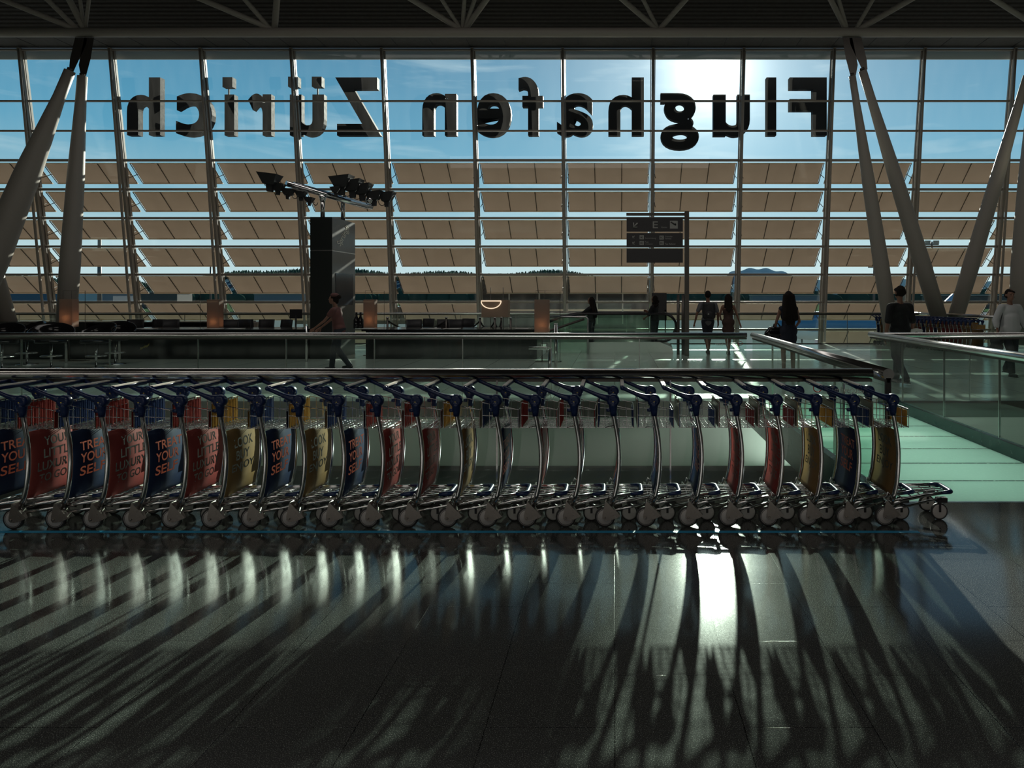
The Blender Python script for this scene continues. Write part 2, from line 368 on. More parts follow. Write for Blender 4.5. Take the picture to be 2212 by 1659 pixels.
# ================================================================== SETTING
YF0, LEAN = 25.2, .147
def yf(z): return YF0 - LEAN*z
NEAR, FAR = 5.5, 10.62
XL, XR = -34, 30
BX0, BX1 = 2.15, 4.10
struct('floor', MB().box((XL,-14,-.25),(XR,NEAR,0)), M['granite'])
struct('floor', MB().box((XL,FAR,-.05),(XR,24.0,0)), M['terrazzo'])
struct('floor', MB().box((BX0+.02,NEAR+.03,-.03),(BX1-.02,FAR-.02,-.002)), M['greenfloor'])
struct('floor', MB().box((XL,-2,-4.7),(XR,24.0,-4.5)), M['lower'])
struct('trim_1', MB().box((XL,NEAR,-.25),(XR,NEAR+.03,.002)), M['steel'])
struct('trim_2', MB().box((XL,FAR,-.98),(XR,FAR+.3,-.051)), M['slab'])
struct('trim_3', MB().box((XL,FAR-.015,-.03),(XR,FAR,.004)), M['steel'])
struct('trim_4', MB().box((BX0-.06,NEAR+.03,-.35),(BX0+.02,FAR-.02,.10)).box((BX1-.02,NEAR+.03,-.35),(BX1+.06,FAR-.02,.14)), M['dark_slab'])
struct('floor', MB().box((XL,NEAR+5.4,-1.1),(XR,24.2,-.98)), M['wall'])
struct('wall_back', MB().box((XL,-14.2,-4.7),(XR,-14,15)), M['wall'])
struct('wall_left', MB().box((XL-.2,-14,-4.7),(XL,26,15)), M['wall'])
struct('wall_right', MB().box((XR,-14,-4.7),(XR+.2,26,15)), M['wall'])
struct('wall_lower', MB().box((XL,24.05,-4.6),(XR,24.2,-1.1)), M['wall'])  # blind wall added to block low sun and apron glare below
struct('wall_lower', MB().box((XL,NEAR-.2,-4.5),(XR,NEAR,-.25)), M['slab'])
# ceiling: soffit by the glass, then the ribbed roof rising over the hall
ZT = 10.22
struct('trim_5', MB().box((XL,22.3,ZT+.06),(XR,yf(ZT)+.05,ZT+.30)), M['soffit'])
cm = MB().add([(XL,22.35,ZT+.1),(XR,22.35,ZT+.1),(XR,14,13.6),(XL,14,13.6),(XL,22.35,ZT+.4),(XR,22.35,ZT+.4),(XR,14,13.9),(XL,14,13.9)],
              [(0,3,2,1),(4,5,6,7),(0,1,5,4),(1,2,6,5),(2,3,7,6),(3,0,4,7)])
cm.box((XL,-14,13.6),(XR,14,13.9))
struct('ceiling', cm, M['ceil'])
seam = MB()
for k in range(-24, 24): seam.box((k*1.25,22.3,ZT+.05),(k*1.25+.012,yf(ZT),ZT+.062))
struct('trim_6', seam, M['blackmatt'])
struct('trim_7', MB().box((XL,yf(ZT)+.25,ZT-.27),(XR,yf(ZT)+.30,ZT+.35)), M['eaves'])   # outer eaves fascia

# facade: one window per bay
XM0, BAY = -4.93, 3.13
TZ = [8.474-1.008*i for i in range(13)]
KS = range(-9, 11)
wi = 0
for k in KS:
    x0 = XM0 + BAY*k; x1 = x0 + BAY; wi += 1
    wb = bpy.data.objects.new('window_%d' % wi, None); COL.objects.link(wb); wb['kind'] = 'structure'; wb.location = (x0, yf(0), 0)
    off = Vector((x0, yf(0), 0))
    def L(v): return Vector(v) - off
    z0, z1 = -4.6, ZT
    g_ = MB(); a = [L((x0+.05,yf(z0)+.02,z0)), L((x1-.05,yf(z0)+.02,z0)), L((x1-.05,yf(z1)+.02,z1)), L((x0+.05,yf(z1)+.02,z1))]
    g_.add(a, [(0,1,2,3)]); o = obj('glass_pane', g_, M['facade'], wb)
    sol = o.modifiers.new('thickness', 'SOLIDIFY'); sol.thickness = .018
    # mullion with a pale glazing strip
    m_ = MB(); n = Vector((0, 1, LEAN)).normalized()
    m_.add([L((x0+dx, yf(z)+dy, z)) for z in (z0, z1) for dx, dy in ((-.045,-.16),(.045,-.16),(.045,.05),(-.045,.05))], [(0,3,2,1),(4,5,6,7),(0,1,5,4),(1,2,6,5),(2,3,7,6),(3,0,4,7)])
    obj('mullion', m_, M['frame'], wb)
    m_ = MB()
    for sx in (-.085, .06):
        m_.add([L((x0+dx+sx, yf(z)+dy, z)) for z in (z0, z1) for dx, dy in ((0,-.03),(.025,-.03),(.025,.06),(0,.06))], [(0,3,2,1),(4,5,6,7),(0,1,5,4),(1,2,6,5),(2,3,7,6),(3,0,4,7)])
    obj('glazing_bead', m_, M['frame'], wb)
    t_ = MB()
    for i, z in enumerate([ZT-.05]+TZ):
        h = .05 if i < 3 else .075
        y = yf(z); t_.box(L((x0+.04, y-.09, z-h/2)), L((x1-.04, y+.01, z+h/2)))
    obj('transom', t_, M['frame'], wb)
    # inner tie rod leaning away from the glass towards the floor
    rp = [L((x0, yf(z)-.14-.36*min(1,(ZT-z)/10), z)) for z in (ZT-.05, 8, 6, 4, 2, 0)]
    r_ = MB().tube(rp, .042, 10)
    for z in TZ[:9]:
        yy = yf(z)-.14-.36*min(1,(ZT-z)/10)
        r_.tube([L((x0, yy, z-.09)), L((x0, yf(z)-.1, z+.0))], .022, 6)
    obj('tie_rod', r_, M['frame'], wb)

# sunshade louvres outside the lower rows
ordn = ['first','second','third','fourth','fifth','sixth','seventh','eighth','ninth','tenth','eleventh','twelfth','thirteenth','fourteenth','fifteenth','sixteenth','seventeenth','eighteenth','nineteenth','twentieth','twenty-first','twenty-second','twenty-third','twenty-fourth','twenty-fifth','twenty-sixth','twenty-seventh']
def build_louvre():
    root = bpy.data.objects.new('sunshade_louvre', None); COL.objects.link(root)
    dz, dy = -.60, .66; wd = BAY-.20; th = .018
    nrm = Vector((0, -dz, dy)).normalized()*th
    pn = MB()
    for j in range(3):
        a = -wd/2+.02+j*(wd-.04)/3; b = a+(wd-.04)/3-.001
        q = [Vector((a,0,0)), Vector((b,0,0)), Vector((b,dy,dz)), Vector((a,dy,dz))]
        pn.add(q+[v+nrm for v in q], [(0,1,2,3),(7,6,5,4),(0,4,5,1),(1,5,6,2),(2,6,7,3),(3,7,4,0)])
    p1 = obj('glass_panel', pn, M['louvre'], root)
    fr = MB().tube([(-wd/2,dy+.01,dz-.01),(wd/2,dy+.01,dz-.01)], .028, 6).tube([(-wd/2,-.01,.0),(wd/2,-.01,.0)], .022, 6)
    p2 = obj('edge_rail', fr, M['louvreframe'], root)
    dv = MB()
    for j in range(4):
        a = -wd/2+j*wd/3; dv.tube([(a,-.03,0),(a,dy-.02,dz)], .016, 6)
    for sx in (-wd/2+.02, wd/2-.02): dv.tube([(sx,.35,-.33),(sx,-.12,-.55)], .012, 6)
    p3 = obj('support_arm', dv, M['louvredark'], root)
    return root, [(p1, []), (p2, []), (p3, [])]
LT = build_louvre(); first = True
NOLOUV = {(0,5),(1,5),(-1,6),(0,6),(1,6),(2,6),(3,6),(0,7),(1,7),(2,7),(-1,7),(3,7)}
for k in range(-7, 8):
    for i in range(0, 7):
        if (k, i) in NOLOUV: continue
        z = TZ[2+i]-.06; loc = (XM0+BAY*(k+.5), yf(z)+.20, z)
        lab = 'tan glass sunshade, %s row below the clear glass, %s bay from the left' % (ordn[i], ordn[k+7])
        if first: o = LT[0]; first = False
        else: o = copy_tree(LT, loc, 0, lab)
        o.location = loc; tag(o, lab, 'sunshade', 'tilted glass sunshade louvres outside the facade')

# ================================================================== ROOF STEEL
YB = 20.6
zb = Z(70, YB)
beam = obj('roof_beam', MB().tube([(XL+1,YB,zb),(XR-1,YB,zb)], .14, 16), M['strut'])
tag(beam, 'long grey tubular steel beam running under the roof edge', 'beam')
tr = thing('roof_truss', 'web of slanting grey steel tubes rising from the long roof beam', 'truss', (0,YB,zb))
def web(px0, px1, r=.085, py=64, Yu=18.6):
    a = P(px0, py, YB)
    y_u = -300; x_u = px1+(px1-px0)*(-y_u)/py
    b = P(x_u, y_u, Yu)
    if b.z > 13.4:
        t = (13.4-a.z)/(b.z-a.z); b = a+(b-a)*t
    obj('web_tube', MB().tube([a-Vector((0,YB,zb)), b-Vector((0,YB,zb))], r, 10), M['strut'], tr)
for a, b, r in ((166,8,.08),(168,103,.07),(183,150,.09),(182,173,.05),(184,192,.05),(590,440,.085),(585,530,.07),(593,598,.09),
                (996,892,.085),(996,955,.06),(999,1003,.06),(1003,1025,.06),(1004,1050,.085),(1420,1346,.08),(1422,1390,.06),(1424,1480,.08),
                (1828,1795,.08),(1830,1812,.06),(1848,1885,.06),(1854,1965,.085),(2250,2150,.08)):
    web(a, b, r)
def strut(label, a, b, Ra, Rb, group=None, plate=True):
    a = Vector(a); b = Vector(b)   # a = top
    t = thing('roof_strut', label, 'column', b)
    d_ = a-b; pts = [Vector((0,0,0)), d_*.3, d_*.62, d_*.9, d_]
    obj('shaft', MB().tube(pts, [Rb*.92, Rb, (Rb*2+Ra)/3, Ra*1.08, Ra], 20), M['strut'], t)
    obj('end_collar', MB().tube([d_, d_+d_.normalized()*.08], Ra*.6, 14), M['darksteel'], t)
    return t
strut('thick grey strut slanting down to the left edge of the photo', P(151,153,20.4), P(-86,728,19.6), .145, .40)
strut('grey strut standing almost upright behind the leftmost lantern', P(178,165,20.5), P(140,742,20.4), .13, .26)
strut('thin short grey strut foot at the left edge, its top out of the photo', P(-130,200,21), P(30,742,21.4), .14, .26)
strut('nearly upright grey strut behind the man in the black T-shirt', P(1841,164,20.5), P(1930,745,21.3), .10, .235)
strut('grey strut slanting down right from the right roof node to the far trolleys', P(1863,152,20.5), P(2043,734,22), .12, .26)
strut('grey strut slanting up to the top right corner of the photo', P(2219,164,20.5), P(2050,734,22.1), .12, .25)
strut('thick upright strut at the right edge behind the woman in white', P(2236,164,19.8), P(2203,742,20.4), .16, .36)
def node(px, sx):
    t = thing('strut_bracket', 'dark forked steel bracket joining two struts to the %s of the roof beam' % ('left' if sx > 0 else 'right'), 'bracket', P(px,74,YB))
    o_ = P(px,74,YB)
    def plate(q, name, th=.10):
        a = [P(x,y,YB-.06)-o_ for x, y in q]; b = [P(x,y,YB+th)-o_ for x, y in q]; n = len(q)
        obj(name, MB().add(a+b, [tuple(range(n)), tuple(reversed(range(n,2*n)))]+[(i,n+i,n+(i+1)%n,(i+1)%n) for i in range(n)]), M['darksteel'], t)
    def m(x): return px+(x-175)*sx
    plate([(m(162),81.5),(m(188),81.5),(m(186),96),(m(160),152),(m(149),150),(m(151),128)], 'fork_plate')
    plate([(m(182),81.5),(m(203),82),(m(196),126),(m(186),164),(m(174),162),(m(170),140)], 'fork_plate', .14)
node(175, 1); node(1848, -1)

# ================================================================== BALUSTRADES
def rail_x(name_label, Y, x0, x1, seg, r=.045, post_mat='steel', hz=1.05, shoe=True, first_off=0.0, posts=True):
    t = thing('glass_balustrade', name_label, 'balustrade', (x0, Y, 0))
    L_ = x1-x0
    obj('handrail', MB().tube([(0,0,hz),(L_,0,hz)], r, 20), M['steel'], t)
    obj('rail_channel', MB().box((0,-.012,hz-r-.02),(L_,.012,hz-r+.005)), M['darksteel'], t)
    x = first_off
    cuts = [0.0]
    while x < L_-.2:
        if x > .2: cuts.append(x)
        x += seg
    cuts.append(L_)
    for a, b in zip(cuts[:-1], cuts[1:]):
        obj('glass_panel', MB().box((a+.006,-.009,.02),(b-.006,.009,hz-r-.01)), M['balglass'], t)
    if shoe: obj('base_shoe', MB().box((0,-.03,-.22),(L_,.03,.03)), M['darksteel'], t)
    if posts:
        for a in cuts[1:-1]: obj('joint_clip', MB().box((a-.006,-.014,.03),(a+.006,.014,hz-r-.01)), M['steel'], t)
    return t
def rail_y(name_label, Xc, y0, y1, seg, r=.045, hz=1.05, z0=.12):
    t = thing('glass_balustrade', name_label, 'balustrade', (Xc, y0, 0)); L_ = y1-y0
    obj('handrail', MB().tube([(0,0,hz),(0,L_,hz)], r, 24), M['steel'], t)
    obj('rail_channel', MB().box((-.012,0,hz-r-.02),(.012,L_,hz-r+.005)), M['darksteel'], t)
    n = max(1, round(L_/seg)); 
    for i in range(n):
        a = L_*i/n; b = L_*(i+1)/n
        obj('glass_panel', MB().box((-.009,a+.006,z0),(.009,b-.006,hz-r-.01)), M['balglass'], t)
        if i: obj('joint_clip', MB().box((-.012,a-.004,z0),(.012,a+.004,hz-r-.01)), M['steel'], t)
    return t
b1 = rail_x('near stainless handrail on glass running straight behind the trolley row', 5.40, -16, X(1883,5.4), 1.37, .042)
rail_x('glass balustrade with steel handrail along the far side of the opening, left of the bridge', 10.6, -26, X(1613,10.6), 1.37, .042, first_off=.35)
rail_y('left glass balustrade of the green bridge, ending just behind the trolleys', BX0, 5.36, 10.62, 1.32, .045)
obj('end_post', MB().box((-.02,0,.0),(.02,.03,1.02)), M['blackmatt'], bpy.data.objects['glass_balustrade.002'])
rail_y('right glass balustrade of the green bridge, running out of the right edge', BX1, 3.6, 10.95, 1.32, .045, z0=.15)
rail_x('glass balustrade running right from the bridge end, before the man in black', 10.62, BX1+.05, 14, 1.37, .042)
rail_x('distant dark handrail on glass along the foot of the glass facade', 23.5, -30, X(1995,23.5), 1.9, .035)
# slanting far rail behind second trolley row
t = thing('glass_balustrade', 'far handrail slanting behind the second trolley row', 'balustrade', (0,0,0))
a = Vector((X(1975,25)-.6,24.0,0)); b = Vector((X(2156,19.6),19.3,0))
t.location = a; d_ = b-a
obj('handrail', MB().tube([(0,0,1.05), d_+Vector((0,0,1.05))], .045, 16), M['steel'], t)
for i in range(4):
    q0 = d_*(i/4+.003); q1 = d_*((i+1)/4-.003); n_ = Vector((-d_.y, d_.x, 0)).normalized()*.008
    obj('glass_panel', MB().add([q0-n_+Vector((0,0,.03)),q1-n_+Vector((0,0,.03)),q1+n_+Vector((0,0,.03)),q0+n_+Vector((0,0,.03)),q0-n_+Vector((0,0,1)),q1-n_+Vector((0,0,1)),q1+n_+Vector((0,0,1)),q0+n_+Vector((0,0,1))],
        [(0,3,2,1),(4,5,6,7),(0,1,5,4),(1,2,6,5),(2,3,7,6),(3,0,4,7)]), M['balglass'], t)
rail_x('short far handrail continuing right behind the woman in white', 19.3, b.x+.05, 20, 1.9, .04)

# writing and no-trolley signs on the glass
def ring_sign(px, py, Y, r, label, text, tx0, tx1, ty0, ty1, flip=False):
    c = P(px, py, Y); t = thing('glass_sticker', label, 'sign', c)
    ring = MB().tube([(r*.9*math.cos(math.pi*k/16),0,r*.9*math.sin(math.pi*k/16)) for k in range(33)], r*.11, 6)
    ring.tube([(-r*.6,.001,r*.6),(r*.6,.001,-r*.6)], r*.07, 6, flat=.2); obj('red_ring', ring, M['red'], t)
    obj('trolley_symbol', MB().tube([(-r*.4,.001,r*.3),(-r*.05,.001,-r*.3),(r*.4,.001,-r*.2)], r*.06, 6, flat=.2).lathe((0,0,-r*.45),(0,1,0),[(r*.1,0),(r*.1,.002)],10), M['signgrey'], t)
    vs, fs = text_data(text, 1, 0, 0); a = P(tx0, ty1, Y)-c; b = P(tx1, ty0, Y)-c
    vs = fit(vs, b.x if flip else a.x, a.x if flip else b.x, a.z, b.z)
    obj('lettering', MB().add([(v[0],0,v[1]) for v in vs], fs), M['etched'], t)
    return t
ring_sign(1766, 838, 5.38, .036, 'round red-ringed no-trolley sign on the near glass, right end', 'Trolli verboten', 1796, 1866, 835, 849)
ring_sign(1599, 742, 10.57, .036, 'small red-ringed no-trolley sign on the glass below the walking woman', 'Trolli verboten', 1545, 1590, 740, 746, True)

# blue tape on the floor
tag(obj('floor_tape', MB().box((X(-60,4.82),4.80,.0005),(X(1985,4.82),4.84,.002)), M['tape']), 'thin straight blue tape line on the dark floor before the trolleys', 'tape')

# ================================================================== LUGGAGE TROLLEY
W_ = .47
CURVE = [(.155,.048),(.228,.070),(.308,.088),(.40,.0975),(.469,.1005),(.53,.1000),(.59,.0965),(.65,.090),(.71,.080),(.76,.071),(.815,.060),(.90,.058)]
def cxz(z):
    if z <= CURVE[0][0]: return CURVE[0][1]
    for (a, xa), (b, xb) in zip(CURVE[:-1], CURVE[1:]):
        if z <= b: return xa+(xb-xa)*(z-a)/(b-a)
    return CURVE[-1][1]
def ad_panel_mesh(m):
    mb = MB(); n = 14; vs = []; 
    for i in range(n+1):
        z = .205+(.69-.205)*i/n; x = cxz(z)
        for y in (.016, W_-.016):
            for dx in (-.003, .003): vs.append((x+dx, y, z))
    fs = []
    for i in range(n):
        a = i*4; b = a+4
        fs += [(a+1,a+3,b+3,b+1),(a+2,a,b,b+2),(a,a+1,b+1,b),(a+3,a+2,b+2,b+3)]
    fs += [(0,2,3,1),(n*4,n*4+1,n*4+3,n*4+2)]
    mb.add(vs, fs, [True]*(n*4)+[False,False]); return mb.mesh('ad_panel', m)
def ad_text_mesh(lines, m):
    mb = MB()
    for body, u0, u1, z0, z1 in lines:
        vs, fs = text_data(body, 1, 0, .012); vs = fit(vs, u0, u1, z0, z1)
        mb.add([(cxz(v[1])+.0034, v[0], v[1]) for v in vs], fs)
        mb.add([(cxz(v[1])-.0034, W_-v[0], v[1]) for v in vs], [tuple(reversed(f)) for f in fs])
    return mb.mesh('ad_lettering', m)
def pmat(name, col): return mat(name, col, .45, 0, .18)
PAN = {'b': pmat('blue_ad_panel', (.009,.017,.048)), 'r': pmat('red_ad_panel', (.17,.03,.028)), 'y': pmat('mustard_ad_panel', (.15,.092,.038))}
BK = {'b': pmat('blue_basket_plate', (.015,.035,.13)), 'r': pmat('red_basket_plate', (.27,.032,.028)), 'y': pmat('orange_basket_plate', (.42,.22,.035)), 'm': pmat('maroon_basket_plate', (.20,.03,.035))}
PANM = {k: ad_panel_mesh(v) for k, v in PAN.items()}
TXT = {'b': ad_text_mesh([('TREAT',.09,.39,.535,.60),('YOUR',.09,.35,.445,.515),('SELF',.09,.34,.35,.42)], M['orange_ink']),
       'r': ad_text_mesh([('YOUR',.14,.37,.565,.63),('LITTLE',.13,.40,.475,.54),('LUXURY',.08,.40,.385,.45),('TO GO',.10,.35,.30,.36)], M['ink']),
       'y': ad_text_mesh([('LOOK',.11,.36,.545,.615),('BUY',.13,.31,.45,.52),('ENJOY',.08,.38,.355,.43)], M['ink'])}
def plate_mesh(m):
    mb = MB(); 
    n = 9; y0, y1 = .10, .41
    for i in range(n):
        a = y0+(y1-y0)*i/n; b = y0+(y1-y0)*(i+1)/n; q = .004 if i % 2 else 0
        mb.box((.203-q,a,.703),(.206+.0,b,.82))
    return mb.mesh('front_plate', m)
PLM = {k: plate_mesh(v) for k, v in BK.items()}

def face_mesh(m):
    mb = MB(); mb.box((-.0558,.095,.71),(-.0530,.415,.872))
    for i in range(9): y = .095+.32*i/8; mb.tube([(-.049,y,.70),(-.049,y,.885)], .0028, 5, caps=False)
    return mb.mesh('plate_face', m)
FCM = {k: face_mesh(v) for k, v in BK.items()}
def build_trolley():
    root = thing('luggage_trolley', 'x', 'luggage trolley'); parts = []
    def pt(name, mb, m, subs=()):
        o = obj(name, mb, m, root); parts.append((o, list(subs))); return o
    # rear wheels
    for y in (0.0, W_):
        c = (0, y, .0735); tw = MB().lathe(c, (0,1,0), [(.060,-.013),(.071,-.013),(.0735,-.007),(.0735,.007),(.071,.013),(.060,.013)], 28)
        o = pt('rear_wheel', tw, M['tyre'])
        h = MB().lathe(c, (0,1,0), [(.004,-.016),(.052,-.0155),(.054,-.0125),(.0605,-.0135),(.0605,.0135),(.054,.0125),(.052,.0155),(.004,.016)], 28)
        q = obj('wheel_disc', h, M['wheel'], o); parts[-1][1].append(q)
        # triangular housing
        poly = [(0,.105),(.012,.108),(.098,.016),(.096,.004),(.06,-.012),(.018,-.022),(-.008,-.020),(-.020,-.004),(-.019,.02)]
        pl = [(x, z+.0735) for x, z in poly]
        hb = MB().prism(pl, 1, y-.026, y-.022).prism(pl, 1, y+.022, y+.026)
        dx, dz = (.098-.004), (.010-.108); L_ = math.hypot(dx, dz); ang = math.atan2(dz, dx)
        hb.obox((.051+.004, y, .0735+.062), (L_+.01, .060, .008), Matrix.Rotation(-ang, 3, 'Y'))
        hb.lathe((0,y-.026,.0735),(0,-1,0),[(.008,0),(.008,.006),(.005,.009)],10)
        pt('wheel_housing', hb, M['bracket'])
    # front casters
    for y in (.14, .34):
        c = (.46, y, .062); o = pt('front_wheel', MB().lathe(c, (0,1,0), [(.052,-.012),(.060,-.012),(.062,-.006),(.062,.006),(.060,.012),(.052,.012)], 24), M['tyre'])
        q = obj('wheel_disc', MB().lathe(c, (0,1,0), [(.004,-.015),(.044,-.014),(.0525,-.0125),(.0525,.0125),(.044,.014),(.004,.015)], 24), M['wheel'], o); parts[-1][1].append(q)
        fk = MB().box((.452,y-.020,.06),(.468,y-.016,.135)).box((.452,y+.016,.06),(.468,y+.020,.135)).box((.44,y-.02,.13),(.515,y+.02,.165))
        pt('caster_fork', fk, M['blackmatt'])
    # upright tubes
    for y in (0.0, W_):
        pt('upright_tube', MB().tube([(x, y, z) for z, x in CURVE], .0155, 12), M['chrome'])
    # handle arms with round hubs
    for y in (0.0, W_):
        hb = MB().lathe((.058,y-.03,.912),(0,1,0),[(.030,0),(.042,.008),(.046,.022),(.046,.045),(.040,.058),(.020,.066)],24)
        hb.tube([(.060,y,.800),(.060,y,.83),(.058,y,.87),(.056,y,.905)], [.021,.024,.030,.038], 14)
        hb.tube([(.045,y,.922),(-.01,y,.935),(-.06,y,.954),(-.12,y,.980),(-.165,y,1.0)], [.032,.022,.0155,.014,.015], 12)
        hb.ell((-.168,y,1.001),(.0165,.0165,.0165),12,8)
        hb.lathe((.030,y-.004,.843),(1,0,0),[(.012,-.02),(.014,0),(.010,.01)],10)
        pt('handle_arm', hb, M['navy'])
        parts[-1][1].append(obj('hub_bolt', MB().lathe((.058,y-.031,.905),(0,-1,0),[(.006,0),(.006,.003),(.003,.005)],10), M['gold'], parts[-1][0]))
    g1 = pt('grip_bar', MB().tube([(-.169,.01,1.0),(-.169,W_-.01,1.0)], .0165, 16), M['navy'])
    parts[-1][1].append(obj('grip_strip', MB().obox((-.169,.20,1.0135),(.026,.34,.010)), M['cream'], g1))
    # wire basket
    wr = .0026; mb = MB(); ya, yb = .085, .425; xa, xb = -.055, .21
    def wire(*p): mb.tube(p, wr, 5, caps=False)
    for i in range(9): y = ya+(yb-ya)*i/8; wire((xa,y,.700),(xb,y,.700))
    for i in range(8): x = xa+(xb-xa)*i/7; wire((x,ya,.697),(x,yb,.697))
    for y in (ya, yb):
        wire((xa,y,.885),(xb,y,.832)); wire((xa,y,.79),(xb,y,.775))
        for i in range(6):
            x = xa+(xb-xa)*i/5; zt = .885-(.885-.832)*i/5; wire((x,y,.695),(x,y,zt))
    for i in range(9): y = ya+(yb-ya)*i/8; wire((xb,y,.695),(xb,y,.832))
    wire((xb,ya,.832),(xb,yb,.832)); mb.tube([(xb,ya,.698),(xb,yb,.698)], .004, 6)
    wire((.0,ya,.70),(.06,.0,.73)); wire((.0,yb,.70),(.06,W_,.73)); wire((.06,ya,.84),(.06,0,.85)); wire((.06,yb,.84),(.06,W_,.85))
    bo = pt('wire_basket', mb, M['chrome'])
    parts[-1][1].append(link('front_plate', PLM['y'], bo))
    pt('rear_plate', MB().box((-.061,.09,.705),(-.056,.42,.875)).tube([(-.058,.088,.885),(-.058,.422,.885)], .006, 8), M['olive'])
    parts[-1][1].append(link('plate_face', FCM['y'], parts[-1][0]))
    # ad panel with lettering
    ap = link('ad_panel', PANM['y'], root); tx = link('ad_lettering', TXT['y'], ap); parts.append((ap, [tx]))
    # base frame
    fr = MB()
    for s_, yo in ((1, 0), (-1, W_)):
        fr.tube([(.045,yo+s_*.012,.155),(.16,yo+s_*.05,.172),(.34,yo+s_*.095,.192),(.50,yo+s_*.125,.205)], .011, 10)
        fr.tube([(.055,yo+s_*.004,.118),(.20,yo+s_*.05,.130),(.36,yo+s_*.10,.150),(.47,yo+s_*.125,.162)], .009, 10)
        fr.tube([(.0,yo+s_*.0,.175),(.045,yo+s_*.012,.155),(.055,yo+s_*.004,.118)], .008, 8)
        fr.tube([(.02,yo+s_*.03,.185),(.035,yo+s_*.03,.235),(.07,yo+s_*.03,.20)], .005, 6)
    fr.tube([(.045,.012,.155),(.045,W_-.012,.155)], .011, 10)
    pt('base_frame', fr, M['chrome'])
    gd = MB()
    for j in range(5):
        q = (j-2)/2.0; gd.tube([(.05,W_/2+q*.19,.168),(.22,W_/2+q*.15,.184),(.36,W_/2+q*.10,.196),(.52,W_/2+q*.08,.205)], .0045, 6)
    for j in range(6):
        x = .09+j*.075; hw = .205-(x-.05)*.22; z = .165+(x-.05)*.085; gd.tube([(x,W_/2-hw,z),(x,W_/2+hw,z)], .004, 6)
    pt('deck_grid', gd, M['chrome'])
    pt('front_bumper', MB().tube([(.47,.118,.203),(.525,.128,.207),(.548,.145,.207),(.552,.175,.207),(.552,W_-.175,.207),(.548,W_-.145,.207),(.525,W_-.128,.207),(.47,W_-.118,.203)], [.011,.016,.0175,.0165,.0165,.0175,.016,.011], 12), M['navy'])
    return root, parts
TT = build_trolley()
AX = [-53,31,122,202,288,372,458,543,628,713,797.5,882,968,1053.5,1138.6,1222.5,1307,1395,1486,1573,1660,1745,1826,1911]
ADS = 'brbrbrybybrrybrrbbbrryby'
BAS = 'brbrbrybybrrybrrbbbmmyby'
AN = {'b': 'dark blue TREAT YOUR SELF panel', 'r': 'red YOUR LITTLE LUXURY TO GO panel', 'y': 'mustard LOOK BUY ENJOY panel'}
BN = {'b': 'blue', 'r': 'red', 'y': 'orange', 'm': 'maroon'}
for i, px in enumerate(AX):
    D = 4.88+(px-31)/1880*.07; loc = (X(px, D), D, 0)
    k = len(AX)-1-i
    lab = 'luggage trolley, %s, %s basket, %s from the right end' % (AN[ADS[i]], BN[BAS[i]], ordn[k])
    if k == 0: lab = 'rightmost near luggage trolley, mustard LOOK BUY ENJOY panel, deck sticking out free'
    sw = {'ad_panel': PANM[ADS[i]], 'ad_lettering': TXT[ADS[i]], 'front_plate': PLM[BAS[i]], 'plate_face': FCM[BAS[i]]}
    if i == len(AX)-1: r = TT[0]; r.location = loc; r['label'] = lab
    else: r = copy_tree(TT, loc, 0, lab, sw)
    r['group'] = 'long row of nested luggage trolleys'
# second row, far right, facing the camera at a slant
p0 = Vector((X(1890,23.2),23.2,0)); p1 = Vector((X(2092,19.6),19.6,0)); nfar = 26
dv = p1-p0; ang = math.atan2(dv.y, dv.x)
for i in range(nfar):
    q = p0+dv*i/(nfar-1); c_ = 'byrbyrbyrb'[i % 10] if i < nfar-8 else ('r' if i < nfar-3 else 'y')
    if i == 0: lab = 'far end luggage trolley of the distant slanting row'
    elif i == nfar-1: lab = 'nearest luggage trolley of the distant slanting row, mustard panel towards the hall'
    else: lab = 'distant luggage trolley, %s from the near end of the slanting far row' % ordn[nfar-1-i]
    r = copy_tree(TT, q, ang, lab, {'ad_panel': PANM[c_], 'ad_lettering': None, 'front_plate': PLM[c_], 'plate_face': FCM[c_], 'hub_bolt': None, 'grip_strip': None, 'wheel_disc': None},
                  only={'rear_wheel','upright_tube','handle_arm','grip_bar','wire_basket','ad_panel','base_frame','front_bumper','rear_plate','front_wheel'})
    r['group'] = 'distant row of nested luggage trolleys'

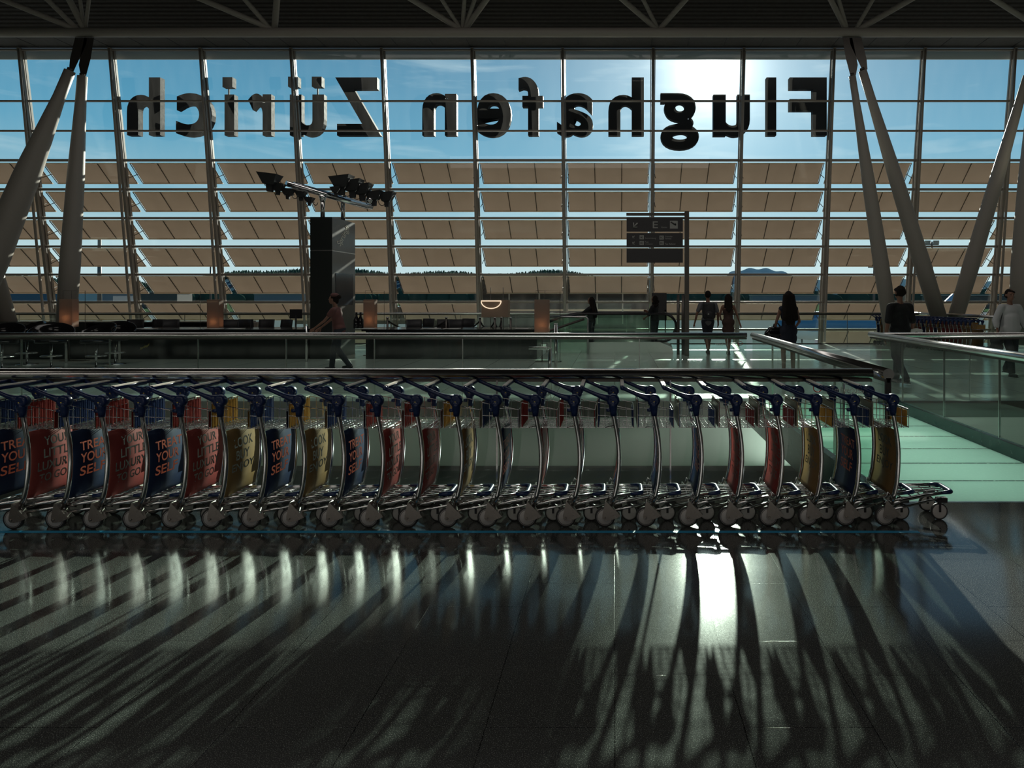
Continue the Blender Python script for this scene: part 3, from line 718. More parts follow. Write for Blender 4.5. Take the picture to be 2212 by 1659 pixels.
# ================================================================== SIGN LETTERS OUTSIDE
YL = 25.0
LET = [('h',274,346,167,292,'last letter'),('c',380,458,201,294,'c of the last word'),('i',485,506,169,292.5,'i of the last word'),('r',536,586,202,292.5,'r of the last word'),
       ('ü',626,700,168,294,'u with two dots'),('Z',724,822,167,292.5,'capital Z'),('n',912,986,201,292.5,'n at the end of the first word'),('e',1029,1104,201,295,'e of the first word'),
       ('f',1120,1173,166,292.5,'f of the first word'),('a',1203,1281,201,294,'a of the first word'),('h',1314,1391,167,292.5,'h of the first word'),('g',1427,1510,201,323,'g with its tail hanging lowest'),
       ('u',1541,1620,204,295,'u beside the sun'),('l',1656,1677,167,292.5,'plain upright l'),('F',1706,1786,167,292.5,'capital F at the right end')]
for ch, x0, x1, y0, y1, lab in LET:
    vs, fs = text_data({'i': '\u0131', 'ü': 'u'}.get(ch, ch), 1, .5, .03)
    c0 = P(x0, y1, YL); c1 = P(x1, y0, YL); ytop = 204 if ch in 'iü' else y0
    v2 = fit(vs, c1.x-c0.x, 0, 0, P(x1, ytop, YL).z-c0.z)
    mb = MB().add([(v[0], -v[2]*.26+.13, v[1]) for v in v2], fs)
    if ch in 'iü':
        for fx in ((.5,) if ch == 'i' else (.14,.83)):
            xx = (c1.x-c0.x)*fx; hz_ = c1.z-c0.z; mb.box((xx-.02,-.05,hz_*.6),(xx+.02,.0,hz_*.9)); mb.box((xx-.18,-.13,hz_-.36),(xx+.18,.13,hz_))
    me = mb.mesh('sign_letter', M['letter']); fix_normals(me)
    o = link('sign_letter', me); o.location = c0
    tag(o, 'dark mirrored sign letter outside the glass, %s' % lab, 'sign letter', 'letters of the airport name seen from behind')

# ================================================================== PILLAR WITH SPOTLIGHTS
YP = 17.9
px0, px1 = X(670,YP), X(717.5,YP); dep = 1.58; hz = Z(468.5,YP); zs = Z(541,YP)
pil = thing('kiosk_pillar', 'tall black pillar with silver script and screen, spotlights above', 'pillar', (px0,YP,0)); wP = px1-px0
brushed = mat('brushed_grey_panel', (.16,.155,.15), .32, .7); blk = mat('black_front_panel', (.006,.009,.008), .35)
obj('lower_body', MB().box((0,0,0),(wP-.01,dep,zs-.012)), blk, pil)
obj('upper_body', MB().box((0,0,zs+.012),(wP-.01,dep,hz)), blk, pil)
obj('side_cladding', MB().box((wP-.01,.01,0),(wP,dep,zs-.012)).box((wP-.01,.01,zs+.012),(wP,dep,hz)), brushed, pil)
obj('seam_strip', MB().box((.003,.003,zs-.012),(wP-.003,dep-.003,zs+.012)), M['steel'], pil)
sc = obj('screen', MB().box((wP-.005,.22,Z(660,YP+.3)),(wP+.012,dep-.18,Z(590,YP+.3))), M['screen'], pil)
vs, fs = text_data('Sprüngli', 1, .004, .01); sh = [Vector((v.x+v.y*.25, v.y, v.z)) for v in vs]
a_ = R(62); rt = [Vector((v.x*math.cos(a_)-v.y*math.sin(a_), v.x*math.sin(a_)+v.y*math.cos(a_), v.z)) for v in sh]
v2 = fit(rt, .30, dep-.42, zs+.14, hz-.12)
obj('script_lettering', MB().add([(wP+.004+v[2], v[0], v[1]) for v in v2], fs), M['silver'], pil)
# spotlight gantry
ga = thing('spotlight_gantry', 'chrome tubular gantry on two posts above the black pillar', 'gantry', (px0,YP,hz))
o_ = Vector((px0,YP,hz))
for qx, qy in ((697, YP+.3), (741, YP+1.1)):
    top = P(qx, 428, qy)-o_; base = Vector((X(qx,qy), qy, hz))-o_
    obj('post', MB().tube([base, top], .055, 14), M['steel'], ga); obj('post_head', MB().tube([top-Vector((0,0,.12)), top, top+Vector((0,0,.07))], [.055,.09,.10], 14), M['chrome'], ga)
g0, g1 = P(618,396,YP-.2)-o_, P(792,446,YP+1.4)-o_
for dx, dy, dz in ((0,0,0),(.05,.30,.02)):
    obj('gantry_tube', MB().tube([g0+Vector((dx,dy,dz)), g1+Vector((dx,dy,dz))], .075, 14), M['chrome'], ga)
spot_defs = [(583,388,-1,.9),(600,404,-1,.6),(622,415,-1,.55),(650,420,-1,.5),(668,432,-1,.45),(738,394,1,1.0),(762,402,1,.95),(783,410,1,.9),(808,424,1,.8),(836,426,1,.8),(726,410,1,.5)]
nm = ['topmost at the left end','second from the left, tilted down','third from the left under the tube','fourth from the left beside the post','small one just left of the posts','large one highest on the right arm','second on the right arm','third on the right arm','fourth on the right arm with chrome ball below','last one at the right tip','small one behind between the posts']
for (sx, sy, dr, sc_), n_ in zip(spot_defs, nm):
    yy = YP+.3+(sx-697)/100*.8; c = P(sx, sy, yy); t = thing('spotlight', 'black flared spotlight on the pillar gantry, %s' % n_, 'spotlight', c, group='spotlights above the pillar')
    h = .40*sc_; wt = .27*sc_
    hd = MB()
    # flared square hood: wide on top, narrow below
    rings = [(.07*sc_,-h*.85),(.085*sc_,-h*.40),(.15*sc_,-h*.34),(wt,h*.36),(wt*1.05,h*.40)]
    vsq = []; 
    for rr, zz in rings:
        for a, b in ((-1,-1),(1,-1),(1,1),(-1,1)): vsq.append((a*rr, b*rr*.8, zz+a*rr*.12*dr))
    fq = [(0,3,2,1)]+[(i*4+k, i*4+(k+1)%4, i*4+4+(k+1)%4, i*4+4+k) for i in range(len(rings)-1) for k in range(4)]+[tuple(16+k for k in range(4))]
    hd.add(vsq, fq)
    obj('hood', hd, M['blackmatt'], t)
    cb = []
    for k in range(9):
        a = math.pi*k/8; cb.append((-dr*(.06+.14*sc_)+.13*sc_*math.cos(a), .1, -h*.3-.16*sc_*math.sin(a)))
    obj('cable', MB().tube(cb, .010, 6), M['blackmatt'], t)
    obj('yoke_arm', MB().tube([(wt*.9*dr,-.02,h*.25),(wt*.35*dr,-.06,-h*.45)], .011, 6).tube([(0,.1,-h*.3),(-dr*.16*sc_,.16,-h*.2)], .03*sc_, 8), M['chrome'], t)
    if sx == 808: obj('reflector_ball', MB().ell((-.10,-.08,-.12),(.10,.10,.10)), M['chrome'], t)

# ================================================================== WAYFINDING SIGN
YS = 18.9
sg = thing('wayfinding_sign', 'dark post sign with gate E, arrows and pictograms', 'sign', (X(1483.5,YS),YS,0)); o_ = sg.location
def sbox(x0,y0,x1,y1,d0,d1): a = P(x0,y1,YS)-o_; b = P(x1,y0,YS)-o_; return MB().box((a.x,d0,a.z),(b.x,d1,b.z))
obj('post', MB().box((-.06,-.06,0),(.06,.06,Z(456.5,YS))), M['darksteel'], sg)
obj('top_bar', sbox(1353,460,1479,466,-.03,.03), M['darksteel'], sg)
p_a = obj('sign_panel', sbox(1353.5,470,1475,500.5,-.02,.02), M['signboard'], sg)
p_b = obj('sign_panel', sbox(1353.5,503.5,1475,534.5,-.02,.02), M['signboard'], sg)
obj('sign_panel', sbox(1353.5,537,1475,567.5,-.02,.02), M['signboard'], sg)
obj('side_clip', sbox(1474,470,1480,474,-.015,.015).box(*[(tuple(P(1474,534,YS)-o_+Vector((0,-.015,0)))),(tuple(P(1480,530,YS)-o_+Vector((0,.015,0))))]), M['darksteel'], sg)
def spx(px, py): v = P(px, py, YS)-o_; return v.x, v.z
def sline(mb, pts, w_):
    mb.tube([(spx(*p)[0], -.022, spx(*p)[1]) for p in pts], w_, 4, flat=1)
def sign_text(s_, x0, y0, x1, y1, parent, m='signgrey'):
    vs, fs = text_data(s_, 1, .001, .005); a = spx(x0,y1); b = spx(x1,y0); v2 = fit(vs, a[0], b[0], a[1], b[1])
    obj('lettering', MB().add([(v[0], -.022-v[2], v[1]) for v in v2], fs), M[m], parent)
ar = MB(); sline(ar, [(1377.5,482),(1368,491)], .022); sline(ar, [(1368.5,481),(1368.5,491),(1377,491)], .018)
obj('arrow', ar, M['signgrey'], p_a); sign_text('E', 1410, 478.5, 1421, 493, p_a); sign_text('Gates', 1428, 489.5, 1441, 492.5, p_a)
ic = sbox(1447,477,1464,494,-.024,-.020); obj('plane_icon', ic, M['signgrey'], p_a)
pl = MB(); sline(pl, [(1449,479.5),(1455,483.5),(1460,486.5)], .018); sline(pl, [(1454,484),(1460,484)], .014)
pl.v = [(v[0], v[1]-.004, v[2]) for v in pl.v]; obj('plane_symbol', pl, M['signboard'], p_a)
ar = MB()
for yy in (509.5, 522.5):
    sline(ar, [(1371,yy),(1366.5,yy+5)], .012); sline(ar, [(1366.7,yy+.5),(1366.7,yy+5),(1371,yy+5)], .010)
obj('arrow', ar, M['signgrey'], p_b)
for (a, b) in ((1381.5,508.5),(1381.5,520.8),(1424.5,509),(1424.5,520.8)):
    obj('pictogram', sbox(a,b,a+9.2,b+8.5,-.024,-.020), M['signgrey'], p_b)
    pk = MB(); sline(pk, [(a+2.5,b+2),(a+2.5,b+6.5)], .008); sline(pk, [(a+6,b+2),(a+4.5,b+4.5),(a+6.5,b+6.5)], .008); pk.v = [(v[0], v[1]-.004, v[2]) for v in pk.v]
    obj('pictogram_symbol', pk, M['signboard'], p_b)
sign_text('Autovermietung', 1393, 513, 1416.5, 517, p_b); sign_text('Post', 1393, 521, 1401, 524.5, p_b); sign_text('Checkpoint', 1393, 526, 1410, 529, p_b)
sign_text('Transfer', 1436, 509.5, 1453, 512.5, p_b); sign_text('Terminals', 1436, 513.8, 1450, 517, p_b); sign_text('Tax Refund', 1436, 525, 1458.5, 529, p_b)
for q, n_ in ((1465,'left'),(1475.5,'right')):
    c = (X(q,19.3),19.3,0); tag(obj('steel_post', MB().tube([(0,0,0),(0,0,Z(636,19.3))], .042, 14), M['darksteel'], offset=None), 'slim dark round post left of the sign post, %s one of the pair' % n_, 'post', 'pair of slim posts by the sign').location = c
nb = thing('notice_board', 'plain dark notice board behind the curly-haired person by the escalator', 'board', (X(1424,22),22,0))
obj('board_panel', MB().box((-.24,0,Z(692,22)),(.24,.03,Z(633,22))), M['signboard'], nb); obj('board_leg', MB().box((-.22,0,0),(-.18,.03,1.2)), M['darksteel'], nb); obj('board_leg', MB().box((.18,0,0),(.22,.03,1.2)), M['darksteel'], nb)

# ================================================================== ESCALATOR
def esc_side(Y, label):
    x0, x1 = X(1262,Y), X(1432,Y); t = thing('escalator_balustrade', label, 'escalator', (x0,Y,0)); L_ = x1-x0
    r = .40; zt = 1.13; pts = [(-1.1,0,.86),(-.7,0,1.02),(-.3,0,1.10),(0,0,zt)]+[(L_*k/5,0,zt) for k in range(1,6)]
    for k in range(1, 13): a = math.pi*k/12; pts.append((L_+r*math.sin(a), 0, zt-r+r*math.cos(a)))
    pts.append((L_-.2,0,zt-2*r))
    obj('handrail', MB().tube(pts, .035, 10), M['black'], t)
    gp = [(-1.1,.30),(-1.1,.84),(-.7,1.0),(-.3,1.08),(0,zt-.02),(L_,zt-.02)]+[(L_+(r-.03)*math.sin(math.pi*k/8), zt-r+(r-.03)*math.cos(math.pi*k/8)) for k in range(1,9)]
    obj('glass_panel', MB().prism(gp, 1, -.006, .006), M['escglass'], t)
    obj('skirt', MB().prism([(-1.1,0),(-1.1,.30),(L_-.1,.32),(L_+.25,.16),(L_+.3,0)], 1, -.09, .09), M['steel'], t)
    return t
esc_side(19.9, 'nearer escalator side with black rounded handrail and green glass')
esc_side(21.2, 'farther escalator side with black handrail behind the green glass')
en = thing('glass_enclosure', 'green glass barrier with steel frame left of the escalator, beside the right lantern', 'barrier', (X(1188,19.4),19.4,0)); L_ = X(1270,19.4)-X(1188,19.4)
obj('frame_tube', MB().tube([(0,0,1.06),(L_-.06,0,1.06),(L_,0,1.0),(L_,0,0)], .028, 10), M['steel'], en)
obj('sloping_rail', MB().tube([(L_-.1,-.1,1.0),(-1.1,-.1,.30)], .035, 10), M['darksteel'], en)
obj('glass_panel', MB().box((0,-.01,.03),(L_-.02,.01,1.03)), M['escglass'], en)
for q, yy, top, lab in ((1201,12.6,700,'tall steel post standing at the right end of the dark counters'),(1188,11.6,752,'shorter bright steel post with bent top near the tall post')):
    t = thing('barrier_post', lab, 'post', (X(q,yy),yy,0)); hh = Z(top,yy)
    obj('shaft', MB().tube([(0,0,0),(0,0,hh)], .034, 14), M['steel'], t); obj('cap', MB().tube([(0,0,hh),(0,0,hh+.015)], .038, 14), M['chrome'], t)
    if q == 1188: obj('bent_arm', MB().tube([(0,0,hh-.03),(-.06,0,hh),(-.36,0,hh)], .03, 10), M['steel'], t)

# ================================================================== CAFE
def counter(label, a, b, Y, depth, h, topY=.25, gold=None):
    t = thing('cafe_counter', label, 'counter', (X(a,Y),Y,0)); L_ = X(b,Y)-X(a,Y)
    obj('counter_body', MB().box((0,0,.0),(L_,depth,h-.05)), M['black'], t)
    obj('counter_top', MB().box((-.02,-topY,h-.05),(L_+.02,depth+.05,h)), M['black'], t)
    if gold:
        vs, fs = text_data('Sprüngli', 1, .001, .004); sh = [Vector((v.x+v.y*.35, v.y+v.x*.35, v.z)) for v in vs]
        v2 = fit(sh, X(gold[0],Y)-X(a,Y), X(gold[1],Y)-X(a,Y), Z(gold[3],Y), Z(gold[2],Y))
        obj('gold_lettering', MB().add([(v[0], -.003-v[2], v[1]) for v in v2], fs), M['gold'], t)
    return t
counter('long black cafe counter with small gold script, left of the pillar', 262, 664, 17.9, 1.0, .79, gold=(302,323,742,756))
counter('black cafe counter with white menus, right of the pillar', 790, 1160, 17.9, 1.0, .79)
counter('black low counter behind the shell chairs at the far left', -120, 258, 17.9, 1.0, .62)
counter('rear black bar counter along the left half of the cafe', -60, 520, 21.0, .8, .86)
tag(obj('side_cabinet', MB().box((X(521,21),21,0),(X(556,21),21.6,.84)), M['frame']), 'small grey cabinet at the right end of the rear counter', 'cabinet')
def menu(px, Y, w__, label):
    o = obj('menu_card', MB().box((-w__/2,-.12,0),(w__/2,.12,.006)).obox((w__*.1,0,.012),(w__,.2,.004),Matrix.Rotation(.3,3,'Z')), M['white']); o.location = (X(px,Y),Y,.791); tag(o, label, 'menu card', 'white menu cards on the cafe counters')
for q, w__, l in ((312,.5,'white menu sheet lying on the left counter above the gold script'),(460,.45,'white menu sheet lying in front of the middle lantern'),(508,.4,'white menu sheet lying between the middle lantern and pillar'),
                 (795,.4,'white menu sheet lying below the lantern right of the pillar'),(930,.45,'white menu sheet lying before the black chairs on the right'),(975,.4,'white menu sheet lying beneath the wide chair back'),(1128,.35,'white menu sheet lying at the right end of the counters')):
    menu(q, 17.95, w__, l)
def chair_tree():
    root = thing('cafe_chair', 'x', 'chair'); parts = []
    def pt(n, mb, m): o = obj(n, mb, m, root); parts.append((o, []))
    vs = []; n = 7
    bk = MB()
    pts = [(.0,-.04,.0)]
    for i in range(n+1):
        u = -1+2*i/n
        for z, b in ((.62,0),(.98,.06)):
            for th in (0, .02): vs.append((u*.22, .20+b-.05*u*u+th, z))
    fs = []
    for i in range(n):
        a = i*4; b = a+4; fs += [(a,b,b+2,a+2),(b+1,a+1,a+3,b+3),(a+2,b+2,b+3,a+3),(b,a,a+1,b+1)]
    fs += [(0,2,3,1),(n*4,n*4+1,n*4+3,n*4+2)]
    pt('backrest', bk.add(vs, fs, [True]*(n*4)+[False]*2), M['blackmatt'])
    pt('seat', MB().box((-.22,-.22,.46),(.22,.2,.50)), M['blackmatt'])
    for sx in (-.2,.2):
        pt('leg', MB().tube([(sx,-.2,0),(sx,-.2,.46)], .013, 8), M['chrome']); pt('leg', MB().tube([(sx,.24,0),(sx,.2,.46),(sx,.24,.66)], .013, 8), M['chrome'])
    return root, parts
CT = chair_tree(); first = True
for q, Y, rz, lab in ((497,19.2,.5,'black chair back half hidden behind the middle lantern'),(516,19.3,-.3,'black cafe chair just right of the middle lantern'),(537,19.4,.9,'black cafe chair turned sideways left of the wide chair back'),(568,19.3,0,'black cafe chair seen square from behind, left of the pillar'),(606,19.2,-.4,'black cafe chair closest to the pillar on its left'),
        (898,19.3,.5,'black cafe chair farthest left of the right-hand group'),(915,20.1,-.5,'black cafe chair turned away in the right-hand group'),(957,19.4,0,'wide black chair back in the middle of the right-hand group'),(990,19.3,.6,'black cafe chair at the right end of the right-hand group'),(1003,20.1,-.4,'black cafe chair behind the right end of the group'),
        (285,19.3,.2,'dark cafe chair behind the counter above the gold script'),(330,19.4,-.2,'dark cafe chair with chrome edge behind the left counter'),(365,19.3,.4,'dark cafe chair with bright frame behind the left counter, rightmost')):
    loc = (X(q,Y),Y,0)
    if first: r = CT[0]; r.location = loc; r.rotation_euler = (0,0,rz); r['label'] = lab; first = False
    else: r = copy_tree(CT, loc, rz, lab)
    r['group'] = 'black cafe chairs'
def shell_tree():
    root = thing('shell_chair', 'x', 'chair'); parts = []
    def pt(n, mb, m): o = obj(n, mb, m, root); parts.append((o, []))
    mb = MB(); ns, nr = 18, 6; vs = []; fs = []
    for j in range(nr+1):
        tt = j/nr
        for i in range(ns+1):
            a = R(200)*(i/ns)-R(10); r = .10+.28*math.sin(tt*math.pi/2); z = .60+tt*tt*(.22+.22*math.sin(max(0,min(math.pi,a))))
            vs.append((r*math.cos(a)*1.15, r*math.sin(a), z))
    for j in range(nr):
        for i in range(ns): a = j*(ns+1)+i; fs.append((a,a+1,a+ns+2,a+ns+1))
    mb.add(vs, fs, True); me = mb.mesh('shell', M['black']); o = link('shell', me, root); sm_ = o.modifiers.new('thickness','SOLIDIFY'); sm_.thickness = .02; parts.append((o, []))
    pt('seat_pad', MB().lathe((0,.03,.58),(0,0,1),[(.28,0),(.31,.02),(.30,.06),(.26,.07)],24), M['black'])
    pt('stem', MB().tube([(0,.03,.02),(0,.03,.58)], .025, 12), M['chrome'])
    pt('foot_ring', MB().lathe((0,.03,.0),(0,0,1),[(.22,0),(.22,.012),(.04,.03)],24), M['chrome'])
    pt('foot_rest', MB().tube([(.20*math.cos(2*math.pi*k/16),.03+.20*math.sin(2*math.pi*k/16),.28) for k in range(17)], .012, 8).tube([(-.2,.03,.28),(.2,.03,.28)], .010, 6), M['steel'])
    return root, parts
ST = shell_tree(); first = True
for q, Y, rz, lab in ((2,15.4,.2,'glossy black shell stool cut by the left edge of the photo'),(55,16.4,-.4,'glossy black shell stool second from the left edge'),(110,15.6,.5,'glossy black shell stool just left of the leftmost lantern'),(205,15.6,-.2,'glossy black shell stool right of the leftmost lantern'),(248,16.5,.3,'glossy black shell stool farthest right, beside the steel pole')):
    loc = (X(q,Y),Y,0)
    if first: r = ST[0]; r.location = loc; r.rotation_euler = (0,0,rz); r['label'] = lab; first = False
    else: r = copy_tree(ST, loc, rz, lab)
    r['group'] = 'glossy black shell stools at the left'
# lanterns
def lantern(px, y0, y1, wpx, Y, label, side=1):
    t = thing('lantern', label, 'lamp', (X(px,Y),Y,0), group='tall warm paper lanterns in the cafe'); w__ = wpx/FP*Y/2; zb_, zt_ = Z(y1,Y), Z(y0,Y); dd = .11
    sh = MB(); th = .004
    sh.box((-w__,-dd,zb_),(w__,-dd+th,zt_)).box((-w__,dd-th,zb_),(w__,dd,zt_)).box((-w__,-dd+th,zb_),(-w__+th,dd-th,zt_)).box((w__-th,-dd+th,zb_),(w__,dd-th,zt_))
    obj('lamp_shade', sh, M['shade'], t)
    obj('bulb', MB().ell((0,0,zb_+.22),(.045,.045,.06)), M['bulb'], t)
    fx = side*w__*1.5; zz = Z(628,Y)
    obj('wire_frame', MB().tube([(-w__*.9,.0,zt_-.02),(-w__*.9,0,zz),(fx+side*w__,0,zz),(fx+side*w__,0,.0)], .006, 6).tube([(w__*.4,0,zt_),(w__*.4,0,zz)], .004, 6).tube([(0,0,0),(0,0,zb_+.15)], .012, 8), M['darksteel'], t)
    obj('foot_plate', MB().box((-.16,-.12,0),(fx+side*w__+.03 if side>0 else .16,.12,.012)), M['darksteel'], t)
    l = bpy.data.lights.new('lantern_light','POINT'); l.energy = 4.5; l.color = (1,.60,.36); l.shadow_soft_size = .05; lo = bpy.data.objects.new('lantern_light', l); COL.objects.link(lo); lo.parent = t; lo.location = (0,0,zb_+.22)
lantern(149,646,706,28,17.4,'warm tall lantern farthest left, in front of the upright strut')
lantern(465,647,712,26,19.0,'warm tall lantern in the middle of the left counter', -1)
lantern(800,647,708,24,19.0,'warm tall lantern just right of the black pillar')
lantern(1171,647,720,31,17.2,'warm tall lantern at the right end of the counters, beside the green glass')
bl = thing('square_lampshade', 'wide beige square lampshade with glowing curved light tube', 'lamp', (X(1071,20.2),20.2,0)); hw = 28.5/FP*20.2
obj('lamp_shade', MB().box((-hw,-.2,Z(685,20.2)),(hw,.2,Z(648,20.2))), M['shade'], bl)
obj('light_tube', MB().tube([(hw*.75*math.cos(math.pi*k/16)-.1, -.22, Z(650,20.2)-.22*math.sin(math.pi*k/16)) for k in range(17)]+[(hw*.75-.1,-.22,Z(650,20.2))], .014, 8), M['ring'], bl)
obj('hanger', MB().tube([(-.15,0,0),(-.15,0,1.9)], .01, 6).tube([(.22,0,0),(.22,0,1.9)], .01, 6), M['darksteel'], bl)
# stanchions and ropes
sts = [(703,19.4),(837,19.5),(964,19.6),(1037,19.4),(1069,19.2),(1083,19.8),(1103,19.3)]
sl_ = ['beside the pillar base','left end of the long rope','in the middle between the black chairs','where the rope turns, left of the square lampshade','second of the close trio','third of the close trio','standing alone at the right end']
for (q, Y), l in zip(sts, sl_):
    t = thing('stanchion', 'slim dark rope stanchion %s' % l, 'stanchion', (X(q,Y),Y,0), group='rope stanchions in the cafe')
    obj('base_plate', MB().lathe((0,0,0),(0,0,1),[(.15,0),(.15,.012),(.03,.025)],20), M['darksteel'], t); obj('post', MB().tube([(0,0,.02),(0,0,1.02)], .03, 12), M['darksteel'], t); obj('cap', MB().lathe((0,0,1.02),(0,0,1),[(.042,0),(.045,.015),(.03,.03)],14), M['steel'], t)
for i, l in ((1,'long black rope hanging from the left stanchion behind the chairs'),(2,'black rope between the middle stanchion and the turn'),(3,'short deep-hanging black rope of the close trio'),(4,'shortest black rope, right pair of the trio')):
    a = Vector((X(sts[i][0],sts[i][1]),sts[i][1],.95)); b = Vector((X(sts[i+1][0],sts[i+1][1]),sts[i+1][1],.95)); pts = []
    for k in range(13): u = k/12; p = a.lerp(b,u); p.z -= .30*4*u*(1-u)*min(1,.6+(b-a).length*.3); pts.append(p-a)
    o = obj('barrier_rope', MB().tube(pts, .022, 8), M['rope']); o.location = a; tag(o, l, 'rope', 'black barrier ropes')
for q, Y, top, lab in ((662,17.2,704,'steel pole standing left of the pillar base'),(258,17.3,704,'steel pole at the left end of the gold-script counter'),(143,16.9,705,'thin dark pole standing below the leftmost lantern')):
    tag(obj('steel_post', MB().tube([(0,0,0),(0,0,Z(top,Y))], .03, 12), M['steel']), lab, 'post').location = (X(q,Y),Y,0)
ms = thing('menu_stand', 'small black display stand left of the pillar', 'display stand', (X(639,20),20,0))
obj('display_panel', MB().box((-.18,0,Z(688,20)),(.18,.03,Z(668,20))), M['blackmatt'], ms); obj('stand_pole', MB().tube([(0,.015,0),(0,.015,1.1)], .02, 8), M['blackmatt'], ms)
for q, lab in ((752,'left dark bottle-shaped vessel beside the pillar'),(761,'right dark bottle-shaped vessel beside the pillar')):
    o = obj('bottle', MB().lathe((0,0,0),(0,0,1),[(.07,0),(.075,.02),(.075,.22),(.03,.32),(.025,.42),(.03,.43)],14), M['black']); o.location = (X(q+18,18.2),18.2,.79); tag(o, lab, 'bottle', 'dark bottles on the counter by the pillar')

# ================================================================== PEOPLE
def remeshed(name, mb, voxel, m, parent, smooth=4):
    me = mb.mesh(name); o = bpy.data.objects.new(name, me); COL.objects.link(o)
    md = o.modifiers.new('r','REMESH'); md.mode = 'VOXEL'; md.voxel_size = voxel; md.use_smooth_shade = True
    ms_ = o.modifiers.new('s','SMOOTH'); ms_.factor = .5; ms_.iterations = smooth
    dg = bpy.context.evaluated_depsgraph_get(); me2 = bpy.data.meshes.new_from_object(o.evaluated_get(dg)); me2.name = name
    bpy.data.objects.remove(o); bpy.data.meshes.remove(me); me2.materials.clear(); me2.materials.append(m)
    me2.polygons.foreach_set('use_smooth', [True]*len(me2.polygons))
    return link(name, me2, parent)
def hand(mb, w, dirv, side, curl=.35):
    w = Vector(w); dd = Vector(dirv).normalized(); pal = Vector((side,0,0)); fw = dd.cross(Vector((1,0,0))).normalized()   # across the palm
    if fw.length < .1: fw = Vector((0,1,0))
    mb.cap(w, w+dd*.07, .024, .026); mb.cap(w+fw*.014+dd*.02, w+fw*.022+dd*.075, .017, .015); mb.cap(w-fw*.014+dd*.02, w-fw*.022+dd*.075, .017, .015)
    for k, (o_, l) in enumerate(((-.030,.058),(-.010,.070),(.010,.075),(.029,.066))):
        b = w+dd*.078+fw*o_; m1 = b+dd*l*.5-pal*.008; e = m1+(dd*math.cos(curl*2)-pal*math.sin(curl*2))*l*.5
        mb.cap(b, m1, .0095, .009, 8); mb.cap(m1, e, .009, .0075, 8)
    tb = w+dd*.02+fw*.026; mb.cap(tb, tb+(dd*.6+fw*.8-pal*.3)*.04, .012, .0105, 8); mb.cap(tb+(dd*.6+fw*.8-pal*.3)*.04, tb+(dd*.9+fw*.6-pal*.5)*.065, .0105, .0085, 8)
